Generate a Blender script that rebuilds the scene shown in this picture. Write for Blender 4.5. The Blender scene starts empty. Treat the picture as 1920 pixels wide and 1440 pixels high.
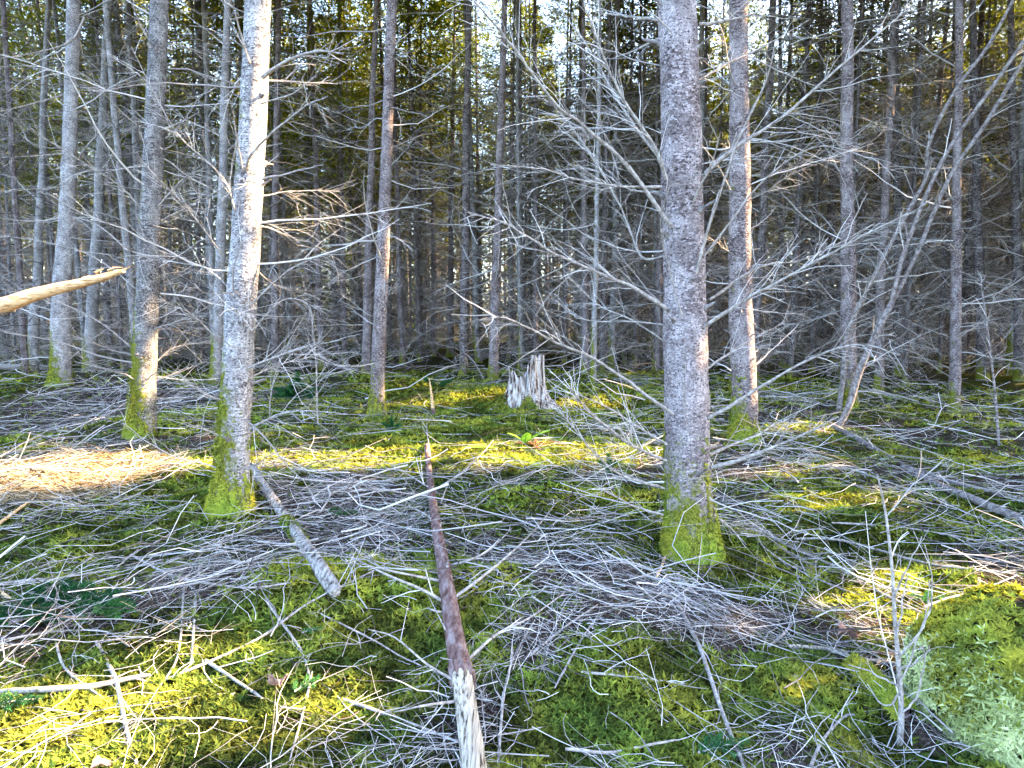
import bpy, math
import numpy as np
from mathutils import Vector, Matrix

rng = np.random.default_rng(11)
sc = bpy.context.scene
COL = sc.collection

# ------------------------------------------------------------------ camera, sky, sun, exposure
F, CX, CY, HORIZON = 1251.0, 960.0, 720.0, 600.0
PITCH = math.atan((CY - HORIZON) / F)


def vnoise(x, y, s, seed=0):
    """smooth value noise in 0..1"""
    x = np.asarray(x, float) / s + 1000.0 + seed * 17.3
    y = np.asarray(y, float) / s + 1000.0 + seed * 31.7
    xi, yi = np.floor(x), np.floor(y)
    fx, fy = x - xi, y - yi
    fx, fy = fx * fx * (3 - 2 * fx), fy * fy * (3 - 2 * fy)

    def h(a, b):
        v = np.sin(a * 127.1 + b * 311.7 + seed * 74.7) * 43758.5453
        return v - np.floor(v)
    return (h(xi, yi) * (1 - fx) + h(xi + 1, yi) * fx) * (1 - fy) + (h(xi, yi + 1) * (1 - fx) + h(xi + 1, yi + 1) * fx) * fy


MOUNDS = [(-2.9, 12.5, .30, 1.3, 1.1), (-.4, 11.5, .14, 2.2, 1.6), (.2, 11.0, .10, .9, .8),
          (1.35, 4.1, .10, .45, .4), (-2.0, 4.9, .10, .45, .4), (-1.0, 3.2, .07, .5, .4),
          (-9., 13., .35, 3., 2.), (.6, 2.6, .05, .4, .35), (1.28, 2.12, -.09, .12, .4)]


def H(x, y):
    x = np.asarray(x, float); y = np.asarray(y, float)
    d = np.hypot(x, y)
    z = (vnoise(x, y, 3.1, 1) - .5) * .22 + (vnoise(x, y, 1.1, 2) - .5) * .11
    z = z + (vnoise(x, y, .42, 3) - .5) * .07 + (vnoise(x, y, .17, 4) - .5) * .03
    for (mx, my, h, rx, ry) in MOUNDS:
        z = z + h * np.exp(-((x - mx) / rx) ** 2 - ((y - my) / ry) ** 2)
    return z * np.clip(1.25 - d / 120., .3, 1)


CZ = float(H(0, 0)) + 1.42
cp, sp = math.cos(PITCH), math.sin(PITCH)


def ray(px, py):
    u, v = (px - CX) / F, (CY - py) / F
    return np.array([u, cp + v * sp, -sp + v * cp])


def P(px, py, Y):
    """the point seen at a pixel of the 1920x1440 photograph, Y metres into the wood"""
    d = ray(px, py)
    return np.array([0, 0, CZ]) + d * (Y / d[1])


def G(px, py, lift=0.):
    """the point of the forest floor seen at a pixel"""
    d = ray(px, py)
    z = 0.
    for _ in range(40):
        t = max(.3, (z + lift - CZ) / d[2]) if d[2] < -1e-3 else 60.
        t = min(t, 90.)
        p = np.array([0, 0, CZ]) + d * t
        z = .5 * z + .5 * float(H(p[0], p[1]))
    p[2] = float(H(p[0], p[1])) + lift
    return p


cam = bpy.data.cameras.new("camera")
cam.sensor_fit = 'HORIZONTAL'
cam.angle = 2 * math.atan(CX / F)
cam.clip_end = 2000
camo = bpy.data.objects.new("camera", cam)
camo.location = (0, 0, CZ)
camo.rotation_euler = (math.pi / 2 - PITCH, 0, 0)
COL.objects.link(camo)
sc.camera = camo

SUN_EL, SUN_AZ = math.radians(31), math.radians(82)      # azimuth measured from +Y towards +X
SUN = np.array([math.cos(SUN_EL) * math.sin(SUN_AZ), math.cos(SUN_EL) * math.cos(SUN_AZ), math.sin(SUN_EL)])
w = bpy.data.worlds.new("World"); sc.world = w; w.use_nodes = True
nt = w.node_tree; nt.nodes.clear()
sky = nt.nodes.new("ShaderNodeTexSky"); sky.sky_type = 'NISHITA'; sky.sun_disc = False
sky.sun_elevation = SUN_EL; sky.sun_rotation = SUN_AZ
sky.air_density = 1.0; sky.dust_density = 2.5; sky.ozone_density = 1.0
bg = nt.nodes.new("ShaderNodeBackground"); bg.inputs[1].default_value = .075
wo = nt.nodes.new("ShaderNodeOutputWorld")
nt.links.new(sky.outputs[0], bg.inputs[0]); nt.links.new(bg.outputs[0], wo.inputs[0])
sl = bpy.data.lights.new("sun", 'SUN'); sl.energy = 2.4; sl.angle = math.radians(.5); sl.color = (1, .70, .38)
so = bpy.data.objects.new("sun", sl)
so.rotation_euler = Vector(SUN).to_track_quat('Z', 'Y').to_euler(); so.location = tuple(SUN * 40)
COL.objects.link(so)
vs = sc.view_settings
vs.view_transform = 'Standard'; vs.look = 'None'; vs.gamma = 1; vs.use_curve_mapping = False
vs.exposure = 4.8
cy = sc.cycles
cy.max_bounces = 2; cy.diffuse_bounces = 1; cy.glossy_bounces = 1; cy.transmission_bounces = 1
cy.use_denoising = True; cy.use_adaptive_sampling = True; cy.adaptive_threshold = .02
cy.caustics_reflective = False; cy.caustics_refractive = False


# ------------------------------------------------------------------ materials
def mat(name):
    m = bpy.data.materials.new(name); m.use_nodes = True
    t = m.node_tree; t.nodes.remove(t.nodes["Principled BSDF"])
    b = t.nodes.new("ShaderNodeBsdfDiffuse"); t.links.new(b.outputs[0], t.nodes["Material Output"].inputs[0])
    return m, t, b


def N(t, kind, **kw):
    n = t.nodes.new(kind)
    for k, v in kw.items():
        if k.startswith('i_'):
            n.inputs[k[2:].replace('_', ' ')].default_value = v
        else:
            setattr(n, k, v)
    return n


def ramp(t, src, stops):
    r = t.nodes.new("ShaderNodeValToRGB")
    e = r.color_ramp.elements
    while len(e) < len(stops):
        e.new(.5)
    for k, (p, c) in enumerate(stops):
        e[k].position = p
        e[k].color = (*c, 1) if len(c) == 3 else c
    if src is not None:
        t.links.new(src, r.inputs[0])
    return r.outputs[0]


def mix(t, fac, a, b, mode='MIX'):
    n = t.nodes.new("ShaderNodeMix"); n.data_type = 'RGBA'; n.blend_type = mode
    for sock, val in ((n.inputs[0], fac), (n.inputs[6], a), (n.inputs[7], b)):
        if isinstance(val, (int, float)):
            sock.default_value = val
        elif isinstance(val, tuple):
            sock.default_value = (*val, 1)
        else:
            t.links.new(val, sock)
    return n.outputs[2]


def math_(t, op, a, b=None, clamp=False):
    n = t.nodes.new("ShaderNodeMath"); n.operation = op; n.use_clamp = clamp
    for k, v in enumerate((a, b)):
        if v is None:
            continue
        if isinstance(v, (int, float)):
            n.inputs[k].default_value = v
        else:
            t.links.new(v, n.inputs[k])
    return n.outputs[0]


def coords(t, scale=(1, 1, 1)):
    tc = t.nodes.new("ShaderNodeTexCoord")
    mp = t.nodes.new("ShaderNodeMapping"); mp.inputs['Scale'].default_value = scale
    t.links.new(tc.outputs['Object'], mp.inputs[0])
    return mp.outputs[0]


def noise(t, vec, scale, detail=3, rough=.6):
    detail = min(detail, 3)
    n = N(t, "ShaderNodeTexNoise"); n.inputs['Scale'].default_value = scale
    n.inputs['Detail'].default_value = detail; n.inputs['Roughness'].default_value = rough
    t.links.new(vec, n.inputs['Vector'])
    return n.outputs[0]


def bark(name, dark, midc, pale, moss_h=.5, moss_side=.25, flake=42., lichen=.5, stripes=False):
    """scaly spruce bark: flakes with dark seams, pale lichen crust, moss towards the foot"""
    m, t, b = mat(name)
    v = coords(t, (1, 1, 1.7)); v1 = coords(t)
    vo = N(t, "ShaderNodeTexVoronoi"); vo.feature = 'DISTANCE_TO_EDGE'; vo.inputs['Scale'].default_value = flake
    nz = noise(t, v, 30, 3)
    wv = N(t, "ShaderNodeVectorMath"); wv.operation = 'ADD'
    nzv = N(t, "ShaderNodeTexNoise"); nzv.inputs['Scale'].default_value = 18; t.links.new(v, nzv.inputs['Vector'])
    sc_ = N(t, "ShaderNodeVectorMath"); sc_.operation = 'SCALE'; sc_.inputs['Scale'].default_value = .03
    t.links.new(nzv.outputs[1], sc_.inputs[0]); t.links.new(v, wv.inputs[0]); t.links.new(sc_.outputs[0], wv.inputs[1])
    t.links.new(wv.outputs[0], vo.inputs['Vector'])
    seam = ramp(t, vo.outputs['Distance'], [(0, (.25, .25, .25)), (.12, (1, 1, 1))])
    vc = N(t, "ShaderNodeTexVoronoi"); vc.inputs['Scale'].default_value = flake; t.links.new(wv.outputs[0], vc.inputs['Vector'])
    sep = N(t, "ShaderNodeSeparateColor"); t.links.new(vc.outputs['Color'], sep.inputs[0])
    base = ramp(t, sep.outputs[0], [(0, dark), (.5, midc), (1, pale)])
    big = noise(t, v1, 5, 5, .65)
    lf = ramp(t, big, [(.5 - .12 * lichen, (0, 0, 0)), (.62, (1, 1, 1))])
    speck = ramp(t, noise(t, v1, 75, 4, .7), [(.42, (0, 0, 0)), (.6, (1, 1, 1))])
    lich = mix(t, speck, mix(t, .55, midc, pale), (min(1, pale[0] * 1.25), min(1, pale[1] * 1.3), min(1, pale[2] * 1.3)))
    c = mix(t, math_(t, 'MULTIPLY', lf, .75), base, lich)
    c = mix(t, seam, mix(t, .75, c, dark), c)
    blot = ramp(t, noise(t, coords(t, (1, 1, .6)), 9, 3, .7), [(.45, (0, 0, 0)), (.62, (1, 1, 1))])
    c = mix(t, math_(t, 'MULTIPLY', blot, .55), c, mix(t, .35, dark, midc))
    if stripes:       # thin horizontal scars of the smooth young bark
        st = ramp(t, noise(t, coords(t, (5, 5, 60)), 1.4, 5, .7), [(.56, (0, 0, 0)), (.66, (1, 1, 1))])
        c = mix(t, math_(t, 'MULTIPLY', st, .7), c, dark)
    spots = ramp(t, noise(t, coords(t, (1, 1, 1.5)), 62, 2, .5), [(.57, (0, 0, 0)), (.64, (1, 1, 1))])
    c = mix(t, math_(t, 'MULTIPLY', spots, .8), c, (dark[0] * .5, dark[1] * .5, dark[2] * .5))
    # moss: thick near the ground, a few islands higher up, more on the damp side
    tc = t.nodes.new("ShaderNodeTexCoord"); sx = N(t, "ShaderNodeSeparateXYZ"); t.links.new(tc.outputs['Object'], sx.inputs[0])
    g = N(t, "ShaderNodeNewGeometry"); gn = N(t, "ShaderNodeSeparateXYZ"); t.links.new(g.outputs['Normal'], gn.inputs[0])
    hf = math_(t, 'SUBTRACT', 1., math_(t, 'DIVIDE', sx.outputs[2], moss_h * 2.0))
    hf = math_(t, 'MAXIMUM', hf, -.12)
    side = math_(t, 'MULTIPLY', gn.outputs[0], -moss_side)
    mn = noise(t, v1, 7, 5, .65)
    ms = math_(t, 'ADD', math_(t, 'ADD', math_(t, 'MULTIPLY', hf, .5), side), math_(t, 'MULTIPLY', mn, 1.0))
    ms = math_(t, 'ADD', ms, math_(t, 'MULTIPLY', math_(t, 'SUBTRACT', noise(t, v1, 38, 3), .5), .55))
    mf = ramp(t, ms, [(.70, (0, 0, 0)), (.88, (1, 1, 1))])
    mc = ramp(t, noise(t, v1, 60, 4, .7), [(.3, (.035, .04, .008)), (.55, (.15, .165, .025)), (.75, (.26, .25, .04))])
    c = mix(t, mf, c, mc)
    t.links.new(c, b.inputs['Color'])
    bp = N(t, "ShaderNodeBump"); bp.inputs['Strength'].default_value = .7; bp.inputs['Distance'].default_value = .007
    hh = math_(t, 'ADD', math_(t, 'MULTIPLY', seam, .5), math_(t, 'ADD', nz, math_(t, 'MULTIPLY', math_(t, 'MULTIPLY', mf, noise(t, v1, 110, 3)), 1.6)))
    t.links.new(hh, bp.inputs['Height']); t.links.new(bp.outputs[0], b.inputs['Normal'])
    return m


def attr(t, name):
    a = N(t, "ShaderNodeAttribute"); a.attribute_name = name
    return a.outputs['Fac']


def plain(name, stops, scale=(1, 1, 1), nscale=30, bump=.4, use_tint=False, rough=.85, transl=None, dist=.005):
    """a colour ramp over grain noise (or over the mesh's own tint attribute), with fine relief"""
    m, t, b = mat(name)
    v = coords(t, scale)
    if use_tint:
        src = attr(t, 'tint')
    else:
        n = src = noise(t, v, nscale, 4, .65)
    c = ramp(t, src, stops)
    if name == 'moss':
        c = mix(t, ramp(t, noise(t, coords(t), 2.6, 2), [(.4, (0, 0, 0)), (.62, (.8, .8, .8))]), c, mix(t, 1., c, (.62, .95, 1.05), 'MULTIPLY'))
    t.links.new(c, b.inputs['Color'])
    if bump:
        bp = N(t, "ShaderNodeBump"); bp.inputs['Strength'].default_value = bump; bp.inputs['Distance'].default_value = dist
        t.links.new(n, bp.inputs['Height']); t.links.new(bp.outputs[0], b.inputs['Normal'])
    if transl:
        tr = N(t, "ShaderNodeBsdfTranslucent"); t.links.new(mix(t, 1., c, transl, 'MULTIPLY'), tr.inputs[0])
        ms = N(t, "ShaderNodeMixShader"); ms.inputs[0].default_value = .4
        t.links.new(b.outputs[0], ms.inputs[1]); t.links.new(tr.outputs[0], ms.inputs[2])
        t.links.new(ms.outputs[0], t.nodes["Material Output"].inputs[0])
    return m


M = {}
M['bark_big'] = bark('bark_big', (.045, .035, .038), (.22, .185, .19), (.42, .38, .40), .40, .03, 55, .8)
M['bark_pale'] = bark('bark_pale', (.05, .043, .046), (.27, .255, .265), (.52, .515, .54), .62, .30, 70, 1.2, True)
M['bark_dark_mossy'] = bark('bark_dark_mossy', (.03, .027, .027), (.15, .142, .145), (.36, .355, .37), .9, .30, 70, .9, True)  # darker tone than the pale bark, moss climbing higher
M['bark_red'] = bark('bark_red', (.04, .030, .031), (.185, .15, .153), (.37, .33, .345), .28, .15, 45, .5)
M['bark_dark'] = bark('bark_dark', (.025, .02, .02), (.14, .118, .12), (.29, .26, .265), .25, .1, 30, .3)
M['twig'] = plain('twig', [(.1, (.075, .062, .06)), (.45, (.31, .29, .285)), (.9, (.62, .605, .61))], nscale=25, bump=0, use_tint=True)
M['branch'] = plain('branch', [(.25, (.09, .075, .068)), (.5, (.27, .245, .23)), (.75, (.46, .44, .43))], scale=(1, 1, 1), nscale=38, bump=.5)
M['stem_grey'] = plain('stem_grey', [(.28, (.05, .042, .04)), (.5, (.17, .15, .15)), (.75, (.36, .345, .35))], nscale=26, bump=.6)
M['moss'] = plain('moss', [(.05, (.013, .017, .007)), (.32, (.075, .092, .02)), (.58, (.20, .215, .036)), (.9, (.43, .41, .055))],
                  nscale=20, bump=0, use_tint=True, transl=(1.0, 1.0, .5))
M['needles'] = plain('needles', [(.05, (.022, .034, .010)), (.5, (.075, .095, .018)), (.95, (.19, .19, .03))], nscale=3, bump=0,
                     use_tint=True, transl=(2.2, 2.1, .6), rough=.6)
M['sun_tint_needles'] = plain('sun_tint_needles', [(.05, (.05, .062, .014)), (.5, (.15, .165, .026)), (.95, (.30, .30, .05))], bump=0, use_tint=True, transl=(1.8, 1.7, .5))  # lighter, yellower needle colour painted in place of sunlight on these crowns
M['deep_shade_needles'] = plain('deep_shade_needles', [(.05, (.010, .016, .007)), (.5, (.026, .038, .012)), (.95, (.06, .075, .018))], nscale=3, bump=0, use_tint=True)  # darker copy of the needles, the deep wood's shade painted into it
M['spruce'] = plain('spruce', [(.05, (.014, .05, .026)), (.5, (.03, .11, .045)), (.95, (.08, .21, .06))], nscale=20, bump=0, use_tint=True, transl=(1, 1, .7))
M['fern'] = plain('fern', [(.2, (.12, .30, .04)), (.8, (.24, .48, .07))], nscale=30, bump=0, use_tint=True, transl=(1, 1, .6))
M['dead_fern'] = plain('dead_fern', [(.2, (.05, .026, .018)), (.8, (.17, .09, .06))], nscale=30, bump=0, use_tint=True)
M['leaf'] = plain('leaf', [(.3, (.19, .10, .085)), (.7, (.42, .28, .24))], nscale=40, bump=.3)
M['bare_wood'] = plain('bare_wood', [(.36, (.04, .03, .022)), (.46, (.30, .26, .21)), (.7, (.50, .46, .39))], scale=(22, .6, 22), nscale=5, bump=.8)
M['fresh_wood'] = plain('fresh_wood', [(.3, (.22, .11, .045)), (.5, (.58, .38, .2)), (.75, (.75, .58, .38))], scale=(2, 12, 12), nscale=6, bump=.7)
M['pole_bark'] = plain('pole_bark', [(.28, (.05, .030, .027)), (.48, (.135, .085, .078)), (.66, (.22, .18, .18)), (.8, (.33, .31, .32))], scale=(5, 1.3, 5), nscale=8, bump=.5)
M['log_bark'] = plain('log_bark', [(.32, (.04, .035, .03)), (.47, (.20, .185, .175)), (.72, (.40, .385, .375))], scale=(14, 2.2, 14), nscale=4, bump=1., dist=.01)
M['stump'] = plain('stump', [(.35, (.02, .013, .010)), (.44, (.20, .15, .125)), (.54, (.45, .42, .41)), (.72, (.64, .63, .635))], scale=(10, 10, .8), nscale=3.2, bump=1., dist=.02)

# ground: needle litter between, moss where the floor is mossy
m, t, b = mat('ground')
v = coords(t)
lit = ramp(t, noise(t, v, 70, 5, .75), [(.3, (.010, .008, .007)), (.5, (.045, .035, .029)), (.72, (.17, .14, .12))])
mos = ramp(t, noise(t, v, 48, 5, .75), [(.3, (.010, .012, .004)), (.52, (.05, .056, .011)), (.75, (.15, .145, .024))])
mfac = math_(t, 'ADD', attr(t, 'tint'), math_(t, 'MULTIPLY', math_(t, 'SUBTRACT', noise(t, v, 14, 4), .5), .9))
c = mix(t, ramp(t, mfac, [(.42, (0, 0, 0)), (.6, (1, 1, 1))]), lit, mos)
t.links.new(c, b.inputs['Color'])
bp = N(t, "ShaderNodeBump"); bp.inputs['Strength'].default_value = 1.; bp.inputs['Distance'].default_value = .03
t.links.new(noise(t, v, 60, 6, .75), bp.inputs['Height']); t.links.new(bp.outputs[0], b.inputs['Normal'])
M['ground'] = m


# ------------------------------------------------------------------ mesh helpers
class Geo:
    def __init__(s):
        s.v, s.q, s.t, s.tint, s.n, s.qm, s.tm = [], [], [], [], 0, [], []

    def add(s, V, Q=None, T=None, tint=None, mi=0):
        V = np.asarray(V, float).reshape(-1, 3)
        if Q is not None and len(Q):
            Q = np.asarray(Q).reshape(-1, 4); s.q.append(Q + s.n); s.qm.append(np.full(len(Q), mi))
        if T is not None and len(T):
            T = np.asarray(T).reshape(-1, 3); s.t.append(T + s.n); s.tm.append(np.full(len(T), mi))
        s.v.append(V)
        s.tint.append(np.broadcast_to(np.asarray(.5 if tint is None else tint, float), (len(V),)))
        s.n += len(V)
        return s

    def tubes(s, Pt, R, sides=3, tint=None, mi=0, cap=False):
        Pt = np.asarray(Pt, float); R = np.asarray(R, float)
        if Pt.ndim == 2:
            Pt, R = Pt[None], R[None]
        m, n, _ = Pt.shape
        T = np.gradient(Pt, axis=1)
        T /= np.linalg.norm(T, axis=2, keepdims=True) + 1e-9
        d = Pt[:, -1] - Pt[:, 0]
        d /= np.linalg.norm(d, axis=1, keepdims=True) + 1e-9
        ref = np.where(np.abs(d[:, 2:3]) < .8, [[0, 0, 1.]], [[1., 0, 0]])[:, None, :]
        A = np.cross(T, ref); A /= np.linalg.norm(A, axis=2, keepdims=True) + 1e-9
        B = np.cross(T, A)
        an = np.arange(sides) * 2 * math.pi / sides
        R = R[..., None, None] if R.ndim == 2 else R[..., None]
        V = Pt[:, :, None, :] + R * (np.cos(an)[:, None] * A[:, :, None, :] + np.sin(an)[:, None] * B[:, :, None, :])
        i = np.arange(m)[:, None, None] * n * sides; j = np.arange(n - 1)[None, :, None] * sides; k = np.arange(sides)[None, None, :]
        k2 = (k + 1) % sides
        Q = np.stack([i + j + k, i + j + k2, i + j + sides + k2, i + j + sides + k], -1).reshape(-1, 4)
        Tq = None
        if cap:
            nv = m * n * sides; T1 = []; ex = []
            for mm in range(m):          # ends torn off unevenly, with their own corners so that they shade flat
                for ring, sg in ((V[mm, 0], -1), (V[mm, -1], 1)):
                    dd = T[mm, 0 if sg < 0 else -1] * sg; rr_ = np.linalg.norm(ring[0] - ring.mean(0)); o = nv + len(ex)
                    ex += list(ring) + [ring.mean(0) + dd * rr_ * .25]
                    T1 += [[o + sides, o + q, o + (q + 1) % sides] for q in range(sides)]
            Tq = T1; V = np.concatenate([V.reshape(-1, 3), np.array(ex)])
        if tint is not None and np.ndim(tint) == 1 and not cap:
            tint = np.repeat(tint, n * sides)
        return s.add(V, Q, Tq, tint, mi)

    def mesh(s, name, mats, smooth=True):
        me = bpy.data.meshes.new(name)
        V = np.concatenate(s.v) if s.v else np.zeros((0, 3))
        Q = np.concatenate(s.q) if s.q else np.zeros((0, 4), int)
        T = np.concatenate(s.t) if s.t else np.zeros((0, 3), int)
        me.vertices.add(len(V)); me.vertices.foreach_set("co", V.astype(np.float32).ravel())
        me.loops.add(len(Q) * 4 + len(T) * 3)
        me.loops.foreach_set("vertex_index", np.concatenate([Q.ravel(), T.ravel()]).astype(np.int32))
        me.polygons.add(len(Q) + len(T))
        me.polygons.foreach_set("loop_start", np.concatenate([np.arange(len(Q)) * 4, len(Q) * 4 + np.arange(len(T)) * 3]).astype(np.int32))
        mi = np.concatenate([*s.qm, *s.tm]) if (s.qm or s.tm) else np.zeros(0, int)
        me.polygons.foreach_set("material_index", mi.astype(np.int32))
        me.polygons.foreach_set("use_smooth", np.full(len(Q) + len(T), smooth))
        a = me.attributes.new("tint", 'FLOAT', 'POINT')
        a.data.foreach_set("value", np.concatenate(s.tint).astype(np.float32))
        for k in (mats if isinstance(mats, (list, tuple)) else [mats]):
            me.materials.append(M[k])
        me.update(calc_edges=True)
        return me

    def build(s, name, mats, parent=None, loc=None, smooth=True):
        return link(name, s.mesh(name, mats, smooth), parent, loc)


def link(name, data, parent=None, loc=None):
    o = bpy.data.objects.new(name, data)
    COL.objects.link(o)
    if parent is not None:
        o.parent = parent
    if loc is not None:
        o.location = tuple(loc)
    return o


def tag(o, label=None, cat=None, group=None, kind=None):
    for k, v in (('label', label), ('category', cat), ('group', group), ('kind', kind)):
        if v:
            o[k] = v
    return o


def unit(a):
    return a / (np.linalg.norm(a, axis=-1, keepdims=True) + 1e-9)


def rnd_dir(n, el0=-20, el1=40):
    az = rng.uniform(0, 2 * math.pi, n); el = np.radians(rng.uniform(el0, el1, n))
    return np.stack([np.cos(el) * np.cos(az), np.cos(el) * np.sin(az), np.sin(el)], -1)


def limbs(base, d, L, n=5, droop=.0, bend=.12, wob=.015):
    """curved limb axes: (m,n,3)"""
    m = len(base); s = np.linspace(0, 1, n)[None, :, None]
    L = np.broadcast_to(L, (m,))[:, None, None]
    side = unit(np.cross(d, rng.normal(size=(m, 3))))[:, None, :]
    dr = np.broadcast_to(droop, (m,))[:, None, None]
    b_ = (rng.normal(size=(m, 1, 1)) * bend)
    w_ = np.cumsum(rng.normal(size=(m, n, 3)), axis=1) * wob * L; w_[:, 0] = 0
    return base[:, None, :] + d[:, None, :] * s * L + side * s ** 2 * L * b_ + np.array([0, 0, 1.]) * s ** 2 * L * dr + w_


def taper(r0, n, end=.25, p=1.):
    r0 = np.atleast_1d(r0)
    return r0[:, None] * (1 - (1 - end) * np.linspace(0, 1, n)[None, :] ** p)


def side_twigs(g, ax, r, per, l0, l1, tint=None, up=.1, n=4, second=0, rmin=.0012, rscale=.45):
    """twigs growing off limb axes ax (m,n,3)"""
    m, k, _ = ax.shape
    idx = np.repeat(np.arange(m), per); q = len(idx)
    s = rng.uniform(.15, .98, q) * (k - 1); i = np.minimum(s.astype(int), k - 2); f = (s - i)[:, None]
    b = ax[idx, i] * (1 - f) + ax[idx, i + 1] * f
    tdir = unit(ax[idx, i + 1] - ax[idx, i])
    d = unit(tdir * rng.uniform(.5, 1.4, (q, 1)) + unit(np.cross(tdir, rng.normal(size=(q, 3)))) * rng.uniform(.35, .95, (q, 1)) + [0, 0, up])
    L = rng.uniform(l0, l1, q) * (1.1 - .6 * s / (k - 1))
    tw = limbs(b, d, L, n, rng.normal(-.05, .16, q), .14, .012)
    rr = np.maximum(rmin, np.broadcast_to(r, (m,))[idx] * rscale * rng.uniform(.6, 1.1, q))
    tn = rng.uniform(.15, .95, q) if tint is None else np.full(q, tint) + rng.normal(0, .15, q)
    g.tubes(tw, taper(rr, n, .4), 3, tn)
    if second:
        side_twigs(g, tw, rr, second, l0 * .4, l1 * .45, tint, up, 3, 0, rmin, .7)
    return tw


# ------------------------------------------------------------------ moss map
MOSS = [(620, 705, 1.5, .5), (800, 745, 1.2, .45), (960, 805, .9, .6), (1000, 850, .7, .5), (1080, 745, 1.3, .45), (740, 850, .6, .4), (120, 1040, .3, .7), (560, 1160, .3, .7),
        (700, 1150, .3, .6), (100, 1390, .35, .8), (260, 1310, .2, .6), (1130, 1330, .3, .7), (900, 1230, .15, .3), (1480, 1250, .25, .4), (1760, 1390, .35, .6), (1620, 990, .5, .6),
        (1480, 910, .5, .5), (1300, 1030, .35, .8), (430, 950, .4, .6), (500, 1390, .3, .4), (330, 1250, .3, .35), (1000, 940, .4, .35), (1850, 870, .7, .3), (640, 1330, .3, .3), (980, 1380, .25, .3),
        (200, 770, 1.8, -.6), (620, 930, .6, -.6), (1110, 1060, .45, -.6), (1750, 900, 1.0, -.35), (360, 1090, .25, -.5), (1360, 1180, .3, -.45), (90, 900, .7, -.7), (700, 1000, .35, -.5),
        (930, 1020, .3, -.4), (1250, 1150, .3, -.4), (60, 1330, .12, -.3), (1000, 1180, .2, -.3), (900, 1340, .12, -.5), (1800, 1040, .4, -.2), (200, 840, .8, -.6), (1350, 900, .5, -.3), (1728, 1340, .13, -1.2), (1760, 1390, .12, -.8), (1720, 1260, .1, -.8)]
MOSSW = [(*G(a, b_)[:2], r, k) for a, b_, r, k in MOSS]


def mossmask(x, y):
    v = .30 + .55 * vnoise(x, y, 1.3, 11) * .7 + .35 * (vnoise(x, y, .38, 12) - .3) + .25 * (vnoise(x, y, .13, 13) - .5)
    for (mx, my, r, k) in MOSSW:
        v = v + k * .7 * np.exp(-((x - mx) ** 2 + (y - my) ** 2) / (r * r))
    return np.clip(v, 0, 1)


# ------------------------------------------------------------------ the forest floor
def warp(n, lim, p=2.6):
    s = np.linspace(-1, 1, n)
    return np.sign(s) * np.abs(s) ** p * lim


gx = np.concatenate([warp(161, 5.0, 1.0), ]); gx = np.concatenate([-5 - (np.linspace(.02, 1, 50) ** 2.4)[::-1] * 295, gx, 5 + (np.linspace(.02, 1, 50) ** 2.4) * 295])
gy = np.concatenate([-3 - (np.linspace(.05, 1, 14) ** 2)[::-1] * 60, np.linspace(-3, 1, 30)[:-1], np.linspace(1, 7, 170), 7 + (np.linspace(.004, 1, 130) ** 2.2) * 390])
XX, YY = np.meshgrid(gx, gy)
ZZ = H(XX, YY)
ny, nx = XX.shape
ii = np.arange(ny - 1)[:, None] * nx + np.arange(nx - 1)[None]
g = Geo().add(np.stack([XX, YY, ZZ], -1), np.stack([ii, ii + 1, ii + nx + 1, ii + nx], -1), None, mossmask(XX, YY).ravel())
tag(g.build('forest_floor', 'ground'), kind='structure', label='mossy forest floor strewn with dead needles and twigs')


def scatter(n, r0, r1, half=50, p=1.0):
    """points in the wedge in front of the viewer, denser close by"""
    r = r0 * (r1 / r0) ** (rng.uniform(0, 1, n) ** p); a = np.radians(rng.uniform(-half, half, n))
    return r * np.sin(a), r * np.cos(a), r


def sprigs(g, base, nrm, size, tint, leaves=4):
    """little moss shoots: stars of narrow leaflets round a lifted tip"""
    n = len(base)
    e1 = unit(np.cross(nrm, rng.normal(size=(n, 3)))); e2 = np.cross(nrm, e1)
    a0 = rng.uniform(0, 6.28, n)
    for k in range(leaves):
        a = a0 + k * 2 * math.pi / leaves + rng.normal(0, .35, n)
        rad = np.cos(a)[:, None] * e1 + np.sin(a)[:, None] * e2
        tan = -np.sin(a)[:, None] * e1 + np.cos(a)[:, None] * e2
        L = (size * rng.uniform(.6, 1.2, n))[:, None]
        b = base + nrm * L * .25
        V = np.stack([b - tan * L * .24, b + tan * L * .24, b + rad * L + nrm * L * rng.uniform(.0, .75, (n, 1))], 1)
        g.add(V, None, np.arange(n * 3).reshape(n, 3), np.repeat(np.clip(tint + rng.normal(0, .1, n), 0, 1), 3))


x, y, r = scatter(200000, 1.35, 17, 46, .92)
mm = mossmask(x, y)
keep = rng.uniform(0, 1, len(x)) < np.clip((mm - .34) * 3.2, 0.05, 1)
x, y, r, mm = x[keep], y[keep], r[keep], mm[keep]
g = Geo()
hum = (vnoise(x, y, .11, 21) * .6 + vnoise(x, y, .05, 22) * .4)
base = np.stack([x, y, H(x, y) + hum * .035 - .012], -1)
nr = unit(np.stack([rng.normal(0, .35, len(x)), rng.normal(0, .35, len(x)), np.ones(len(x))], -1))
tn = np.clip(-.10 + .72 * hum + .5 * (vnoise(x, y, .55, 23) - .3) + .3 * (mm - .5) + .14 * np.clip((r - 5) / 4, 0, 1), 0, 1)
sprigs(g, base, nr, (.0105 + .0033 * r) * rng.uniform(.7, 1.4, len(x)), tn, 4)
tag(g.build('moss_carpet', 'moss', smooth=False), 'yellow green feathery moss growing over the forest floor', 'moss', kind='stuff')


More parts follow.
